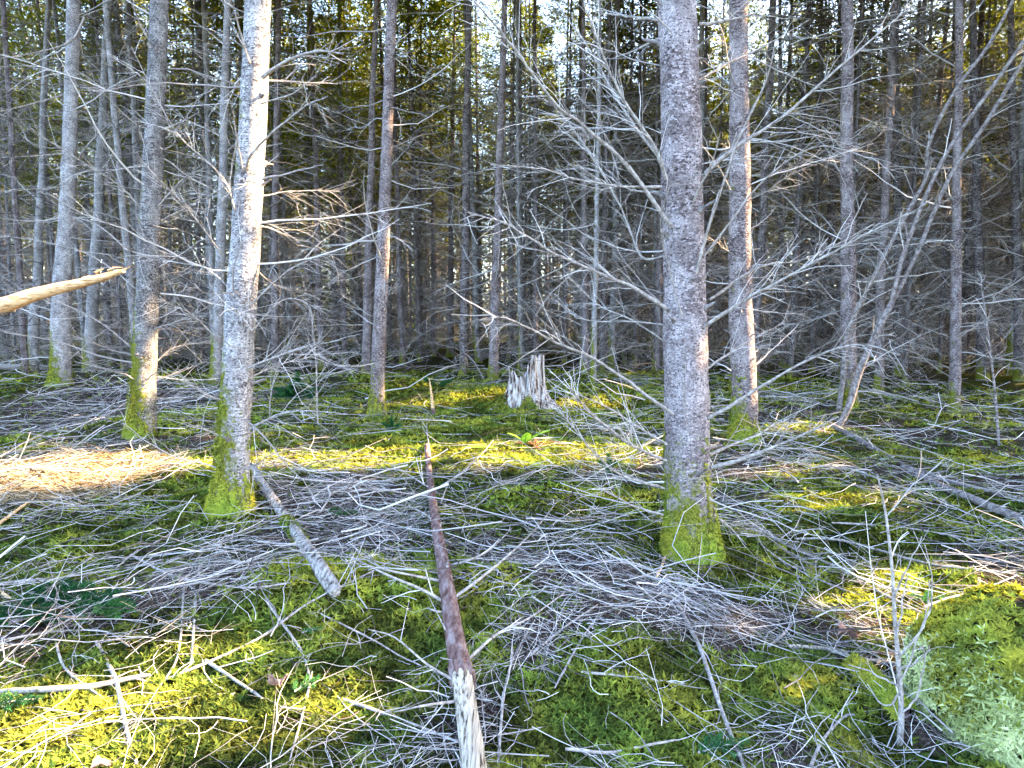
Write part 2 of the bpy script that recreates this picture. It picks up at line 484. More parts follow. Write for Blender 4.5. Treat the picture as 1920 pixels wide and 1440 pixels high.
# ------------------------------------------------------------------ shared tree pieces
def crown_mesh(name, hgt, wid, nb, nbl, seed, needles='needles'):
    """live crown: whorled limbs set with flat sprays of needles"""
    g = Geo()
    z = np.sort(rng.uniform(0, 1, nb)); az = np.arange(nb) * 2.39996 + rng.normal(0, .3, nb)
    L = wid * (1 - z) ** .75 * rng.uniform(.55, 1.15, nb) + .25
    L[z < .12] *= rng.uniform(.4, 1., (z < .12).sum())
    el = np.radians(rng.uniform(-22, 12, nb) + 28 * z)
    d = np.stack([np.cos(az) * np.cos(el), np.sin(az) * np.cos(el), np.sin(el)], -1)
    base = np.stack([np.zeros(nb), np.zeros(nb), z * hgt], -1)
    ax = limbs(base, d, L, 6, rng.uniform(-.25, .05, nb), .1, .02)
    g.tubes(ax, taper(.016 * (1.2 - z), 6, .25), 3, mi=1)
    wgt = L * (.35 + 1.2 * z); idx = rng.choice(nb, nb * nbl, p=wgt / wgt.sum()); q = len(idx)
    s = rng.uniform(.12, 1, q) ** .8 * 5; i = np.minimum(s.astype(int), 4); f = (s - i)[:, None]
    b = ax[idx, i] * (1 - f) + ax[idx, i + 1] * f
    td = unit(ax[idx, i + 1] - ax[idx, i])
    lat = unit(np.cross(td, [0, 0, 1.])) * rng.choice([-1, 1], (q, 1))
    off = rng.uniform(0, 1, q) ** .8 * np.minimum(.5, L[idx] * .38)
    c = b + lat * off[:, None] + td * off[:, None] * .5 + [0, 0, -1] * (off * rng.uniform(.0, .75, q))[:, None]
    dd = unit(td * .6 + lat * rng.uniform(.0, 1., (q, 1)) + rng.normal(0, .3, (q, 3)) + [0, 0, -.25])
    ll = rng.uniform(.09, .22, q)[:, None]; ww = rng.uniform(.010, .024, q)[:, None]
    nn = unit(np.cross(dd, rng.normal(size=(q, 3)) * .8 + [0, 0, 1.]))
    V = np.stack([c - nn * ww * .6, c + dd * ll * .5 - nn * ww, c + dd * ll, c + dd * ll * .5 + nn * ww], 1)
    tint = np.clip(.15 + .6 * (s / 5) * rng.uniform(.5, 1.1, q) + rng.normal(0, .12, q), 0, 1)
    g.add(V, np.arange(q * 4).reshape(q, 4), None, np.repeat(tint, 4))
    return g.mesh(name, [needles, 'bark_dark'], False)


SHADE_TOPS = []
SUN_TINT_CROWNS = [crown_mesh('crown', 9.5, 2.0, 100, 85, 5, 'sun_tint_needles'), crown_mesh('crown', 8.5, 1.8, 90, 85, 6, 'sun_tint_needles')]
CROWNS = [crown_mesh('crown', 9.5, 1.9, 100, 74, 1), crown_mesh('crown', 8.5, 1.6, 85, 78, 2), crown_mesh('crown', 10.5, 2.2, 110, 70, 3), crown_mesh('crown', 7.5, 1.5, 80, 78, 4)]


def shade_top_mesh(name, hgt, wid, q):
    """dense crown top added above the view to shade the stand"""
    g = Geo(); z = rng.uniform(0, 1, q); a = rng.uniform(0, 6.283, q); r_ = rng.uniform(0, 1, q) ** .55 * wid * (1.05 - z) ** .7
    c = np.stack([np.cos(a) * r_, np.sin(a) * r_, z * hgt - r_ * .25], -1); dd = unit(np.stack([np.cos(a), np.sin(a), np.full(q, -.35)], -1) + rng.normal(0, .4, (q, 3)))
    ll = rng.uniform(.2, .42, q)[:, None]; nn = unit(np.cross(dd, rng.normal(0, .5, (q, 3)) + [0, 0, 1.])); ww = ll * .17
    V = np.stack([c - nn * ww * .5, c + dd * ll * .5 - nn * ww, c + dd * ll, c + dd * ll * .5 + nn * ww], 1)
    return g.add(V, np.arange(q * 4).reshape(q, 4), None, np.repeat(rng.uniform(.05, .8, q), 4)).mesh(name, 'needles', False)


SHADE_TOPS += [shade_top_mesh('crown', 6., 2.3, 5200) for _ in range(2)]


def dead_mesh(name, z0, z1, nb, lmax, seed):
    """the skirt of dead limbs on a shaded trunk"""
    g = Geo()
    zz = z0 + (z1 - z0) * np.floor(rng.uniform(0, 1, nb) * (z1 - z0) / .34) / ((z1 - z0) / .34) + rng.normal(0, .04, nb)
    d = rnd_dir(nb, -18, 38)
    L = lmax * rng.uniform(.25, 1., nb) ** 1.0
    r0 = .006 + .005 * L * rng.uniform(.7, 1.3, nb)
    base = np.stack([np.zeros(nb), np.zeros(nb), np.maximum(zz, .15)], -1)
    ax = limbs(base, d, L, 6, rng.normal(-.12, .22, nb), .16, .02)
    g.tubes(ax, taper(r0, 6, .3), 3, rng.uniform(.0, .6, nb))
    side_twigs(g, ax, r0, 9, .15, .75, .36, .05, 4, 0, .0024, .36)
    return g.mesh(name, 'twig')


DEADS = [dead_mesh('dead_branches', .25, 9, 150, 1.9, k) for k in range(4)] + [dead_mesh('dead_branches', .25, 8, 120, 1.5, k) for k in range(2)]


def trunk_geo(axis, rad, sides=20, rough=.04, flare=.0, hs=None):
    """trunk with uneven girth, a flared foot with root ribs; axis (n,3), rad (n,)"""
    n = len(axis); an = np.arange(sides) * 2 * math.pi / sides
    hz = axis[:, 2] - axis[0, 2]
    R = rad[:, None] * (1 + rough * (vnoise(np.cos(an)[None] * 1.2 + 3, hz[:, None] * 3 + np.sin(an)[None], .6, int(rng.integers(99))) - .5) * 2
                        + rough * .8 * (vnoise(an[None] * 2, hz[:, None] * 12, .7, int(rng.integers(99))) - .5))
    if flare:
        ph = rng.uniform(0, 6.28)
        R = R * (1 + flare * np.exp(-np.maximum(hz, 0) / .16)[:, None] * (1 + .45 * np.cos(an * 5 + ph) + .2 * np.cos(an * 3 - ph))[None])
    # whorl swellings
    R = R * (1 + .035 * np.exp(-(((hz % .42) - .21) / .035) ** 2))[:, None]
    g = Geo(); g.tubes(axis[None], R[None], sides)
    return g


def trunk_shared(name, material, seed):
    n = 30; z = np.linspace(-.15, 17, n); z[:8] = np.linspace(-.15, 1.2, 8); z[8:] = np.linspace(1.5, 17, n - 8)
    wx = np.cumsum(rng.normal(0, .012, n)); wy = np.cumsum(rng.normal(0, .012, n))
    axis = np.stack([wx - wx[0], wy - wy[0], z], -1)
    return trunk_geo(axis, .11 * (1 - .045 * np.maximum(z, 0)), 11, .05, .35).mesh(name, material)


TRUNKS = {k: [trunk_shared('trunk', k, s) for s in range(3)] for k in ('bark_pale', 'bark_red', 'bark_dark')}


def branch_mesh(L, r0, per, second=1):
    """one dead limb along +X, with its twigs"""
    g = Geo()
    ax = limbs(np.zeros((1, 3)), np.array([[1., 0, 0]]), L, 9, rng.normal(.02, .12), .12, .012)
    g.tubes(ax, taper(r0, 9, .2), 5, np.array([rng.uniform(.3, .8)]))
    side_twigs(g, ax, np.array([r0]), per, .1 * L, .45 * L, None, .0, 5, second, .0012, .34)
    return g.mesh('branch', 'twig')


BRANCHES = [branch_mesh(1., .0075, 14) for _ in range(10)] + [branch_mesh(1., .0065, 8) for _ in range(6)] + [branch_mesh(1., .008, 2, 0) for _ in range(4)]


def add_branch(root, base, d, L):
    o = link('branch', BRANCHES[int(rng.integers(len(BRANCHES)))], root)
    q = Vector(d).to_track_quat('X', 'Z')
    roll = Matrix.Rotation(rng.uniform(-.5, .5), 4, 'X')
    th = (.55 + .45 * L)
    o.matrix_local = Matrix.Translation(Vector(base)) @ q.to_matrix().to_4x4() @ roll @ Matrix.Diagonal((L, L * .6 + .4 * th, L * .6 + .4 * th, 1))
    return o


def px_limb(root, pts, Y0, dY, r0, per=8, name='branch', tw=(.08, .4), sides=6, material='branch', second=1):
    """a hand-placed dead limb: pixel track starting Y0 metres in and ending dY nearer or farther"""
    k = len(pts); A = np.array([P(a, b_, Y0 + dY * (i / max(1, k - 1)) ** 1.2) for i, (a, b_) in enumerate(pts)])
    s = np.linspace(0, k - 1, 4 * k + 1); i0 = np.minimum(s.astype(int), k - 2)
    # Catmull-Rom through the track
    Ap = np.vstack([2 * A[0] - A[1], A, 2 * A[-1] - A[-2]]); u = (s - i0)[:, None]
    p0, p1, p2, p3 = Ap[i0], Ap[i0 + 1], Ap[i0 + 2], Ap[i0 + 3]
    C = .5 * (2 * p1 + (p2 - p0) * u + (2 * p0 - 5 * p1 + 4 * p2 - p3) * u ** 2 + (3 * p1 - p0 - 3 * p2 + p3) * u ** 3)
    C += np.cumsum(rng.normal(0, .0025, C.shape), 0) - 0
    loc = np.array(root.location) if root is not None else np.zeros(3)
    g = Geo(); rr = taper(r0, len(C), .3)[0] * (1 + .1 * rng.normal(size=len(C)))
    g.tubes(C - loc, rr, sides, mi=0)
    o = g.build(name, material, root)
    if per:
        g2 = Geo(); side_twigs(g2, (C - loc)[None], np.array([r0]), int(per * 2.4), tw[0] * 1.3, tw[1] * 1.4, None, .0, 6, second, .0012, .24)
        g2.build('twigs', 'twig', o)['kind'] = 'stuff'
    return o


# ------------------------------------------------------------------ individual trees
def tree(bx, by, tx, wpx, material, label, group=None, flare=.3, nbr=30, lmax=1.5, crown=True, hmax=6.5, cbase=7.2, mosstuft=0, z0=.25, name='spruce_tree', sides=20, low=.0):
    b = G(bx, by); Y = b[1]; top = P(tx, 0, Y)
    root = tag(link(name, None, None, b), label, 'tree', group)
    r = wpx / F * math.hypot(Y, 0) / 2
    lean = (top - b) / (top[2] - b[2]); near = Y < 9
    n = 70; z = np.concatenate([np.linspace(-.12, .6, 16), np.linspace(.65, 6, 40), np.linspace(6.4, 15, 14)])
    wob = np.stack([vnoise(z, z * 0, 1.3, int(rng.integers(99))) - .5, vnoise(z, z * 0, 1.3, int(rng.integers(99))) - .5, z * 0], -1) * r * .35
    axis = np.stack([lean[0] * z, lean[1] * z * 0, z], -1) + wob
    rad = r * (1.08 - .085 * np.clip(z, 0, 4) - .04 * np.clip(z - 4, 0, 20)) * (.55 + .45 * np.clip(1.6 - z / 10, .3, 1))
    g = trunk_geo(axis, rad, sides, .05, flare)
    g.build('trunk', material, root)
    for k in range(nbr):
        zz = z0 + (hmax - z0) * rng.uniform() ** (1 - low)
        d = rnd_dir(1, -20, 42)[0]
        a = np.array([np.interp(zz, z, axis[:, 0]), np.interp(zz, z, axis[:, 1]), zz]); a[:2] += d[:2] * r * .7
        add_branch(root, a, d, lmax * rng.uniform(.3, 1.))
    for k in range(34 if near else 0):       # snapped-off limb stubs with their collars
        zz = rng.uniform(.35, 4.2); az = rng.uniform(0, 6.283); d = np.array([math.cos(az), math.sin(az), rng.uniform(-.1, .6)]); rz = float(np.interp(zz, z, rad))
        a = np.array([np.interp(zz, z, axis[:, 0]), np.interp(zz, z, axis[:, 1]), zz]); r1 = rng.uniform(.005, .011); L = rng.uniform(.02, .11)
        Geo().tubes(np.array([a + d * rz * .85, a + d * (rz + .008), a + d * (rz + .02), a + d * (rz + L)]), np.array([r1 * 2.6, r1 * 1.7, r1, r1 * .75]), 7, cap=True).build('stub', 'stem_grey', root)
    if crown:
        if near:
            c = link('crown', CROWNS[int(rng.integers(4))], root, (lean[0] * cbase, 0, cbase))
        elif Y < 25:
            c = link('crown', SHADE_TOPS[int(rng.integers(2))], root, (lean[0] * 11, 0, max(9.5, 2.8 + Y * .5)))
        else:
            c = link('crown', CROWNS[int(rng.integers(4))], root, (lean[0] * 6, 0, 6.5))
        c.rotation_euler.z = rng.uniform(0, 6.28)
    if mosstuft:
        q = mosstuft; zz = rng.uniform(0, 1, q) ** 1.7 * .75; az = rng.uniform(0, 6.28, q)
        keep = .6 * vnoise(np.cos(az) * .5, zz + np.sin(az) * .3, .10, 5) + .4 * rng.uniform(0, 1, q) - .16 * np.cos(az) - zz * .62 > .30
        zz, az = zz[keep], az[keep]
        rr = r * (1.06 + flare * np.exp(-zz / .16) * 1.05)
        nr = np.stack([np.cos(az), np.sin(az), np.full(len(az), .35)], -1)
        bs = np.stack([lean[0] * zz + np.cos(az) * rr, np.sin(az) * rr, zz], -1)
        g = Geo(); sprigs(g, bs, unit(nr), rng.uniform(.012, .026, len(zz)), np.clip(.5 + .35 * (vnoise(az, zz, .2, 8) - .4) + .3 * np.exp(-(zz / .22) ** 2) + rng.normal(0, .08, len(zz)), 0, 1), 4)
        tag(g.build('moss', 'moss', root, smooth=False), kind='stuff')
    return root, b, r, lean


taken = []
# the big spruce
J, Jb, Jr, Jl = tree(1297, 1035, 1268, 82, 'bark_big', 'largest tree, thick pale purple trunk with bright moss at its foot', flare=.34, nbr=26, lmax=.75, mosstuft=9000, sides=36, z0=.3)
YJ = Jb[1]
for pts, dy, r0, per in [
    ([(1250, 580), (1180, 535), (1100, 500), (1040, 470), (960, 420), (880, 395)], -.5, .011, 16),
    ([(1262, 612), (1170, 605), (1100, 602), (1061, 580)], .3, .006, 6),
    ([(1262, 775), (1130, 682), (1040, 642), (960, 600), (915, 594)], -.7, .010, 14),
    ([(1250, 335), (1228, 275), (1170, 185), (1130, 95), (1090, 0)], -.3, .012, 14),
    ([(1245, 305), (1175, 215), (1110, 100), (1040, 5)], .5, .010, 14),
    ([(1262, 425), (1180, 315), (1100, 240), (1045, 195), (950, 62), (895, -5)], -.6, .012, 18),
    ([(1250, 480), (1200, 480), (1165, 390), (1110, 290), (1045, 195)], .2, .009, 14),
    ([(1238, 352), (1165, 352), (1090, 338), (1020, 320), (915, 311)], -.3, .008, 10),
    ([(1240, 362), (1180, 355), (1130, 325), (1060, 310)], .3, .006, 6),
    ([(1248, 865), (1180, 832), (1110, 780), (1064, 728)], -.55, .011, 16),
    ([(1250, 832), (1165, 775), (1085, 733)], -.2, .008, 10),
    ([(1245, 915), (1170, 892), (1120, 860), (1060, 790), (1030, 745)], -.4, .008, 14),
    ([(1243, 965), (1180, 948), (1100, 905), (1020, 868)], -.2, .006, 8),
    ([(1240, 38), (1185, 30), (1125, 20)], .3, .011, 3),
    ([(1243, 70), (1190, 95), (1150, 110)], .4, .008, 4),
    ([(1246, 640), (1180, 600), (1120, 575), (1060, 520)], .5, .006, 10),
    ([(1335, 878), (1400, 857), (1490, 820), (1572, 780)], -.35, .013, 5),
    ([(1332, 852), (1400, 822), (1475, 785)], .2, .010, 4),
    ([(1325, 788), (1400, 745), (1480, 700), (1545, 664), (1610, 650), (1692, 668)], -.6, .011, 7),
    ([(1318, 612), (1400, 560), (1470, 520), (1560, 470), (1700, 400)], -.5, .011, 14),
    ([(1330, 562), (1390, 520), (1450, 490), (1520, 478), (1640, 412)], .4, .010, 14),
    ([(1322, 325), (1375, 280), (1460, 222), (1580, 118), (1725, -5)], -.3, .013, 14),
    ([(1292, 560), (1325, 440), (1375, 285), (1440, 150), (1458, 95)], -.35, .009, 4),
    ([(1296, 388), (1325, 320), (1352, 245)], -.3, .009, 2),
    ([(1308, 150), (1370, 120), (1440, 90), (1520, 40)], .4, .008, 8),
    ([(1310, 45), (1360, 38), (1420, 22), (1440, 0)], .2, .010, 4),
    ([(1320, 480), (1420, 350), (1500, 285), (1560, 270), (1640, 300)], -.5, .006, 8),
    ([(1315, 700), (1400, 640), (1470, 600)], .5, .007, 10),
    ([(1285, 620), (1250, 500), (1235, 420), (1255, 330)], -.5, .005, 4),
    ([(1288, 830), (1286, 740), (1287, 650)], -.3, .005, 1),
    ([(1310, 905), (1360, 880), (1440, 870), (1520, 860)], .3, .006, 8),
    ([(1335, 960), (1380, 1000), (1430, 1050)], .1, .006, 4),
]:
    px_limb(J, pts, YJ - (.10 if dy < 0 else -.05), dy, r0 * 1.05, per)

# pale trunk close on the left, with moss on its damp side
D_, Db, Dr, Dl = tree(432, 955, 482, 56, 'bark_pale', 'nearest pale trunk left of the fallen pole, sunlit high up, moss at its foot', flare=.5, nbr=40, lmax=1.3, mosstuft=6500, sides=32)
YD = Db[1]
for pts, dy, r0, per in [
    ([(492, 145), (545, 108), (600, 88), (645, 92)], -.3, .014, 4), ([(488, 195), (560, 165), (640, 70)], -.5, .006, 4), ([(460, 320), (480, 280), (560, 212), (618, 185)], -.4, .010, 6),
    ([(492, 335), (540, 322), (602, 305)], -.2, .009, 1), ([(490, 368), (560, 360), (640, 362)], .2, .007, 8), ([(468, 118), (450, 60), (430, -5)], -.2, .010, 3), ([(455, 320), (440, 240), (428, 150)], -.4, .007, 3),
    ([(485, 150), (560, 155), (640, 158)], .4, .008, 6), ([(470, 570), (545, 505), (640, 470)], -.2, .007, 8), ([(465, 690), (520, 670), (570, 655), (640, 640)], -.4, .010, 12), ([(466, 710), (520, 690), (600, 668)], .2, .009, 10),
    ([(466, 805), (510, 780), (560, 770), (650, 775)], -.3, .009, 6), ([(415, 750), (380, 735), (330, 700)], -.3, .006, 6), ([(412, 640), (360, 590), (300, 560)], -.5, .006, 10), ([(418, 480), (350, 400), (250, 300)], -.6, .007, 12),
    ([(415, 820), (375, 800), (345, 790)], -.2, .006, 1), ([(408, 885), (380, 882), (350, 880)], -.2, .006, 1), ([(455, 660), (430, 650), (410, 638)], -.35, .005, 0), ([(450, 620), (470, 560), (485, 500)], -.3, .006, 2),
    ([(440, 395), (415, 330), (330, 250), (240, 90)], -.4, .007, 12), ([(430, 540), (380, 500), (330, 490), (250, 470)], .4, .006, 12), ([(450, 770), (445, 750), (440, 735)], -.2, .006, 0), ([(480, 410), (540, 430), (600, 420)], .2, .005, 6),
    ([(470, 500), (530, 540), (610, 545)], .4, .005, 10), ([(470, 620), (540, 560), (610, 590)], -.2, .006, 10)]:
    px_limb(D_, pts, YD - (.08 if dy < 0 else -.03), dy, r0, per)
# dark-sided leaning trunk
C_, Cb, Cr, Cl = tree(262, 818, 302, 42, 'bark_dark_mossy', 'leaning trunk with a sunlit orange band above its mossy foot', flare=.25, nbr=44, lmax=1.5, mosstuft=4500, sides=28)
YC = Cb[1]
for pts, dy, r0, per in [([(285, 82), (262, 40), (245, -5)], -.3, .013, 3), ([(275, 280), (262, 250), (250, 215)], -.3, .01, 1), ([(300, 245), (340, 228), (372, 213)], -.2, .012, 2), ([(272, 400), (225, 350), (150, 300), (60, 240)], -.6, .010, 10),
                         ([(285, 400), (340, 340), (385, 315)], -.3, .010, 8), ([(295, 290), (330, 265), (300, 225)], .3, .008, 4), ([(290, 420), (350, 390), (430, 350)], .4, .009, 10), ([(240, 470), (180, 420), (100, 400)], .3, .008, 12),
                         ([(285, 780), (310, 760), (335, 735)], -.2, .010, 1), ([(280, 620), (340, 600), (420, 560)], -.4, .009, 10), ([(245, 650), (180, 600), (90, 560), (0, 540)], -.4, .009, 12), ([(280, 690), (330, 650), (400, 640)], .3, .008, 12),
                         ([(255, 540), (190, 490), (110, 460), (0, 440)], .4, .008, 12), ([(300, 80), (350, 90), (420, 120)], .3, .010, 5)]:
    px_limb(C_, pts, YC, dy, r0, per)
A_, Ab, Ar, Al = tree(112, 722, 140, 33, 'bark_pale', 'pale trunk behind the snapped limb at the left edge', nbr=40, lmax=1.9, mosstuft=2500, sides=24, hmax=8)
YA = Ab[1]
for pts, dy, r0, per in [([(157, 35), (130, 78), (60, 100), (-30, 115)], -1.5, .022, 5), ([(118, 178), (60, 195), (-20, 215)], -1., .02, 4), ([(130, 287), (60, 292), (-20, 297)], -1.2, .02, 4), ([(150, 290), (185, 250), (213, 223)], -.6, .016, 5),
                         ([(150, 165), (200, 165), (265, 150)], .5, .016, 4), ([(120, 350), (60, 355), (-20, 365)], -.8, .014, 8)]:
    px_limb(A_, pts, YA, dy, r0, per)
K_, Kb, Kr, Kl = tree(1395, 828, 1384, 44, 'bark_red', 'purplish trunk standing just behind the largest tree', nbr=44, lmax=1.3, mosstuft=3500, sides=28)
L_, Lb, Lr, Ll = tree(1590, 768, 1588, 28, 'bark_red', 'straight trunk that the forked dead stem leans across', nbr=48, lmax=1.6, mosstuft=900, sides=24, hmax=8)
F_, Fb, Fr, Fl = tree(706, 780, 735, 26, 'bark_red', 'slim trunk with a mossy foot, left of the old stump', nbr=52, lmax=1.5, mosstuft=2000, sides=24, hmax=8)
taken += [q[:2] for q in (Jb, Db, Cb, Ab, Kb, Lb, Fb)]
for (bx, by, tx, wp, mt, lab, nb, hm) in [
    (166, 708, 205, 22, 'bark_pale', 'pale spotted trunk just beside the leftmost pale trunk, leaning right', 40, 9),
    (404, 722, 428, 20, 'bark_pale', 'mossy footed trunk half hidden by the nearest pale trunk', 34, 8),
    (685, 708, 704, 17, 'bark_red', 'thin trunk close behind the slim mossy footed trunk', 46, 9),
    (925, 712, 946, 19, 'bark_red', 'bare grey trunk just behind the old stump', 50, 9),
    (843, 668, 852, 13, 'bark_red', 'thin reddish trunk between the fallen pole and the stump', 50, 10),
    (1113, 722, 1126, 11, 'bark_pale', 'very thin pale trunk right of the old stump', 34, 8),
    (1097, 702, 1094, 13, 'bark_red', 'brown trunk behind the very thin pale trunk', 40, 9),
    (1790, 772, 1798, 19, 'bark_red', 'slim dark trunk with a straight stem near the right edge', 56, 8),
    (1468, 692, 1462, 13, 'bark_dark', 'dark slender trunk right of the purplish trunk', 44, 9),
    (1688, 706, 1678, 20, 'bark_dark', 'dark trunk in shade behind the forked dead stem', 50, 9),
    (1842, 712, 1822, 20, 'bark_dark', 'dark thick trunk in deep shade near the right edge', 50, 9),
    (62, 700, 92, 18, 'bark_pale', 'grey trunk in the brush left of the leftmost pale trunk', 40, 9),
    (508, 682, 516, 14, 'bark_dark', 'dark narrow trunk seen just right of the nearest pale trunk', 44, 9),
    (630, 670, 640, 11, 'bark_red', 'slender trunk with a pale sunlit stripe in the mid stand', 40, 10),
    (787, 672, 790, 11, 'bark_dark', 'narrow trunk left of the thin reddish trunk', 40, 10),
    (1912, 715, 1895, 18, 'bark_dark', 'dark trunk cut by the right edge of the view', 40, 9),
]:
    rt, b_, r_, l_ = tree(bx, by, tx, wp, mt, lab, nbr=nb, lmax=1.8, hmax=hm, sides=14, cbase=7.5, z0=.2)
    taken.append(b_[:2])

# ------------------------------------------------------------------ the stand behind: one empty, trunk, dead limbs and crown each
SPOTS = []
tries = 0
while len(SPOTS) < 285 and tries < 20000:
    tries += 1
    Y = rng.uniform(12.5, 46) if rng.uniform() < .75 else rng.uniform(12.5, 26)
    X = rng.uniform(-1, 1) * (Y * .80 + 1.5)
    if Y < 15 and abs(X) < Y * .5:
        continue
    p = np.array([X, Y])
    if any(np.hypot(*(p - q)) < .95 for q in taken):
        continue
    # keep clear of the near trunks' lines of sight a little
    taken.append(p); SPOTS.append(p)
SPOTS += [np.array([f * y_, y_]) for f, y_ in ((.44, 26.), (.475, 31.), (.43, 36.), (.46, 41.), (-.19, 28.), (-.175, 37.))]
for X, Y in SPOTS:
    az = X / Y
    zone = 0 if az < -.28 else (1 if az < .3 else 2)
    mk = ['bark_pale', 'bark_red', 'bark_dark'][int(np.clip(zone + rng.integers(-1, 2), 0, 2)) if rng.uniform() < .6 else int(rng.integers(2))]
    lab = [['%s conifer trunk in the crowded stand behind the left trunks', '%s conifer trunk in the shaded stand beyond the old stump', '%s conifer trunk in the shaded stand behind the right trunks'],
           ['slender far %s conifer trunk in the bluish wood at left', 'slender far %s conifer trunk deep in the dark wood at centre', 'slender far %s conifer trunk deep in the dark wood at right']][int(Y > 27)][zone] % {'bark_pale': 'pale grey', 'bark_red': 'reddish', 'bark_dark': 'dark'}[mk]
    root = tag(link('conifer', None, None, (X, Y, float(H(X, Y)))), lab, 'tree', lab.replace('trunk', 'trunks', 1))
    s = rng.uniform(.45, 1.0); hz = 1. if zone == 0 or Y < 25 else rng.uniform(.8, 1.05)
    tr = link('trunk', TRUNKS[mk][int(rng.integers(3))], root)
    tr.rotation_euler = (rng.normal(0, .012), rng.normal(.012 if zone == 0 else -.004, .014), rng.uniform(0, 6.28)); tr.scale = (s, s, hz)
    de = link('dead_branches', DEADS[int(rng.integers(len(DEADS)))], root); de.rotation_euler.z = rng.uniform(0, 6.28); de['kind'] = 'stuff'
    sc_ = rng.uniform(.85, 1.2); de.scale = (sc_, sc_, rng.uniform(.9, 1.15))
    if Y < 24 and not (Y > 17 and rng.uniform() < .4):          # nearer trees: dense top added above the view for its shade
        cr = link('crown', SHADE_TOPS[int(rng.integers(2))], root, (0, 0, max(9.5, 2.8 + Y * .5))); cr.rotation_euler.z = rng.uniform(0, 6.28)
    else:
        cr = link('crown', SUN_TINT_CROWNS[int(rng.integers(2))] if (az < -.2 or (Y > 28 and rng.uniform() < .45)) else CROWNS[int(rng.integers(4))], root, (0, 0, rng.uniform(4.6, 7.2) if zone == 0 or Y < 24 else rng.uniform(4.6, 6.6))); cr.rotation_euler.z = rng.uniform(0, 6.28)
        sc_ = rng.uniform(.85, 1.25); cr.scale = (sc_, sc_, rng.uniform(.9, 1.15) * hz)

# far wood: beyond what can be told apart
g = Geo()
n = 800
Y = rng.uniform(46, 95, n); X = rng.uniform(-1, 1, n) * (Y * .85)
z = np.linspace(-.3, 17, 6)[None, :, None]
ax = np.stack([X, Y, H(X, Y)], -1)[:, None, :] + z * np.array([0, 0, 1.]) + np.cumsum(rng.normal(0, .05, (n, 6, 3)) * [1, 1, 0], 1)
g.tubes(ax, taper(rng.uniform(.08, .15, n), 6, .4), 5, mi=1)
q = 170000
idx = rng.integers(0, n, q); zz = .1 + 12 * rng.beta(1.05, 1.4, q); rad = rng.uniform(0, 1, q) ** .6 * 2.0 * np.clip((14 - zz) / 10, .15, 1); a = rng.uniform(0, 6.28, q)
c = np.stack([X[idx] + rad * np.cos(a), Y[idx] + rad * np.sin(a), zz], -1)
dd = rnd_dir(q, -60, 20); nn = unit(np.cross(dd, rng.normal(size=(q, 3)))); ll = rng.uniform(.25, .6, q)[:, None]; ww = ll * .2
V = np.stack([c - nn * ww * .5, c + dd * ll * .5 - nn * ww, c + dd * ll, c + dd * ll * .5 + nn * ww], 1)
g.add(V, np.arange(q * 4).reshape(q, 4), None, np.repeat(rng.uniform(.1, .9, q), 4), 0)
tag(g.build('distant_forest', ['deep_shade_needles', 'bark_dark'], smooth=False), 'far conifers merging into one dark green mass behind the stand', 'forest', kind='stuff')

# unseen foliage added right of the view; blocks the sun outside cut gaps
ea = unit(np.cross([0, 0, 1.], SUN)); eb = np.cross(SUN, ea)
GAPS = []
for (a, b_, r_) in [(0, 892, .14), (70, 888, .16), (140, 890, .14), (205, 882, .10), (255, 878, .04), (40, 918, .0), (340, 885, -.12), (20, 1330, .13), (90, 1370, .17), (160, 1395, .17), (215, 1345, .12), (280, 1315, .08),
                    (890, 852, .22), (960, 862, .28), (1010, 858, .28), (1075, 842, .28), (1125, 838, .26), (1160, 850, .22), (500, 860, .16), (560, 850, .14), (590, 872, .14), (690, 845, .16), (740, 850, .14),
                    (940, 692, .3), (985, 690, .3), (890, 694, .25), (1150, 704, .3), (1220, 702, .3), (520, 690, .35), (580, 680, .35), (640, 665, .4), (1500, 800, .2), (1700, 1130, .1), (1760, 1140, .12), (1830, 1160, .12), (1860, 1330, .16), (1900, 1300, .15), (340, 690, .3), (780, 720, .2), (870, 745, .18), (1090, 760, .2), (760, 760, .14), (620, 720, .25), (1420, 890, .1), (1560, 940, .1)]:
    GAPS.append((G(a, b_), r_))
for (a, b_, Y, r_) in [(480, 175, YD, .10), (480, 230, YD, .13), (478, 290, YD, .13), (474, 350, YD, .12), (470, 420, YD, .11), (468, 460, YD, .09), (478, 60, YD, .1), (262, 680, YC, .10), (268, 710, YC, .08), (150, 170, YA, .12), (145, 290, YA, .13), (140, 320, YA, .12),
                       (140, 30, YA, .15), (60, 555, 5.3, .18), (130, 535, 5.3, .18), (200, 515, 5.3, .16), (715, 720, Fb[1], .14), (712, 750, Fb[1], .12), (722, 440, Fb[1], .15), (720, 480, Fb[1], .15), (632, 600, 26, .3), (720, 250, Fb[1], .15), (806, 735, 10, .12)]:
    GAPS.append((P(a, b_, Y), r_ - .13))
q = 85000
a = rng.uniform(-16, 4, q)          # along ea (about -Y ... ), set below by real extents
A0 = np.array([G(960, 1300), G(-400, 700), G(2100, 760), [0, 19, 0], [-8, 19, 0], [0, 0, 0], [-6, 12, 7]])
pa, pb = A0 @ ea, A0 @ eb
a = rng.uniform(min(pa.min(), -4), pa.max() + 1, q); bq = rng.uniform(pb.min() - .5, pb.max() + 1.5, q)
dist = rng.uniform(15, 19, q)
c = ea * a[:, None] + eb * bq[:, None] + SUN * dist[:, None]
ok = np.ones(q, bool)
for (gp, r_) in GAPS:
    ok &= np.hypot(a - gp @ ea, bq - gp @ eb) > r_ + .10 * rng.uniform(-1, 1, q) + .29
ok &= (c[:, 2] > 3.0) & (np.abs(c[:, 0]) > c[:, 1] * .80 + 1.0)
c = c[ok]; q = len(c)
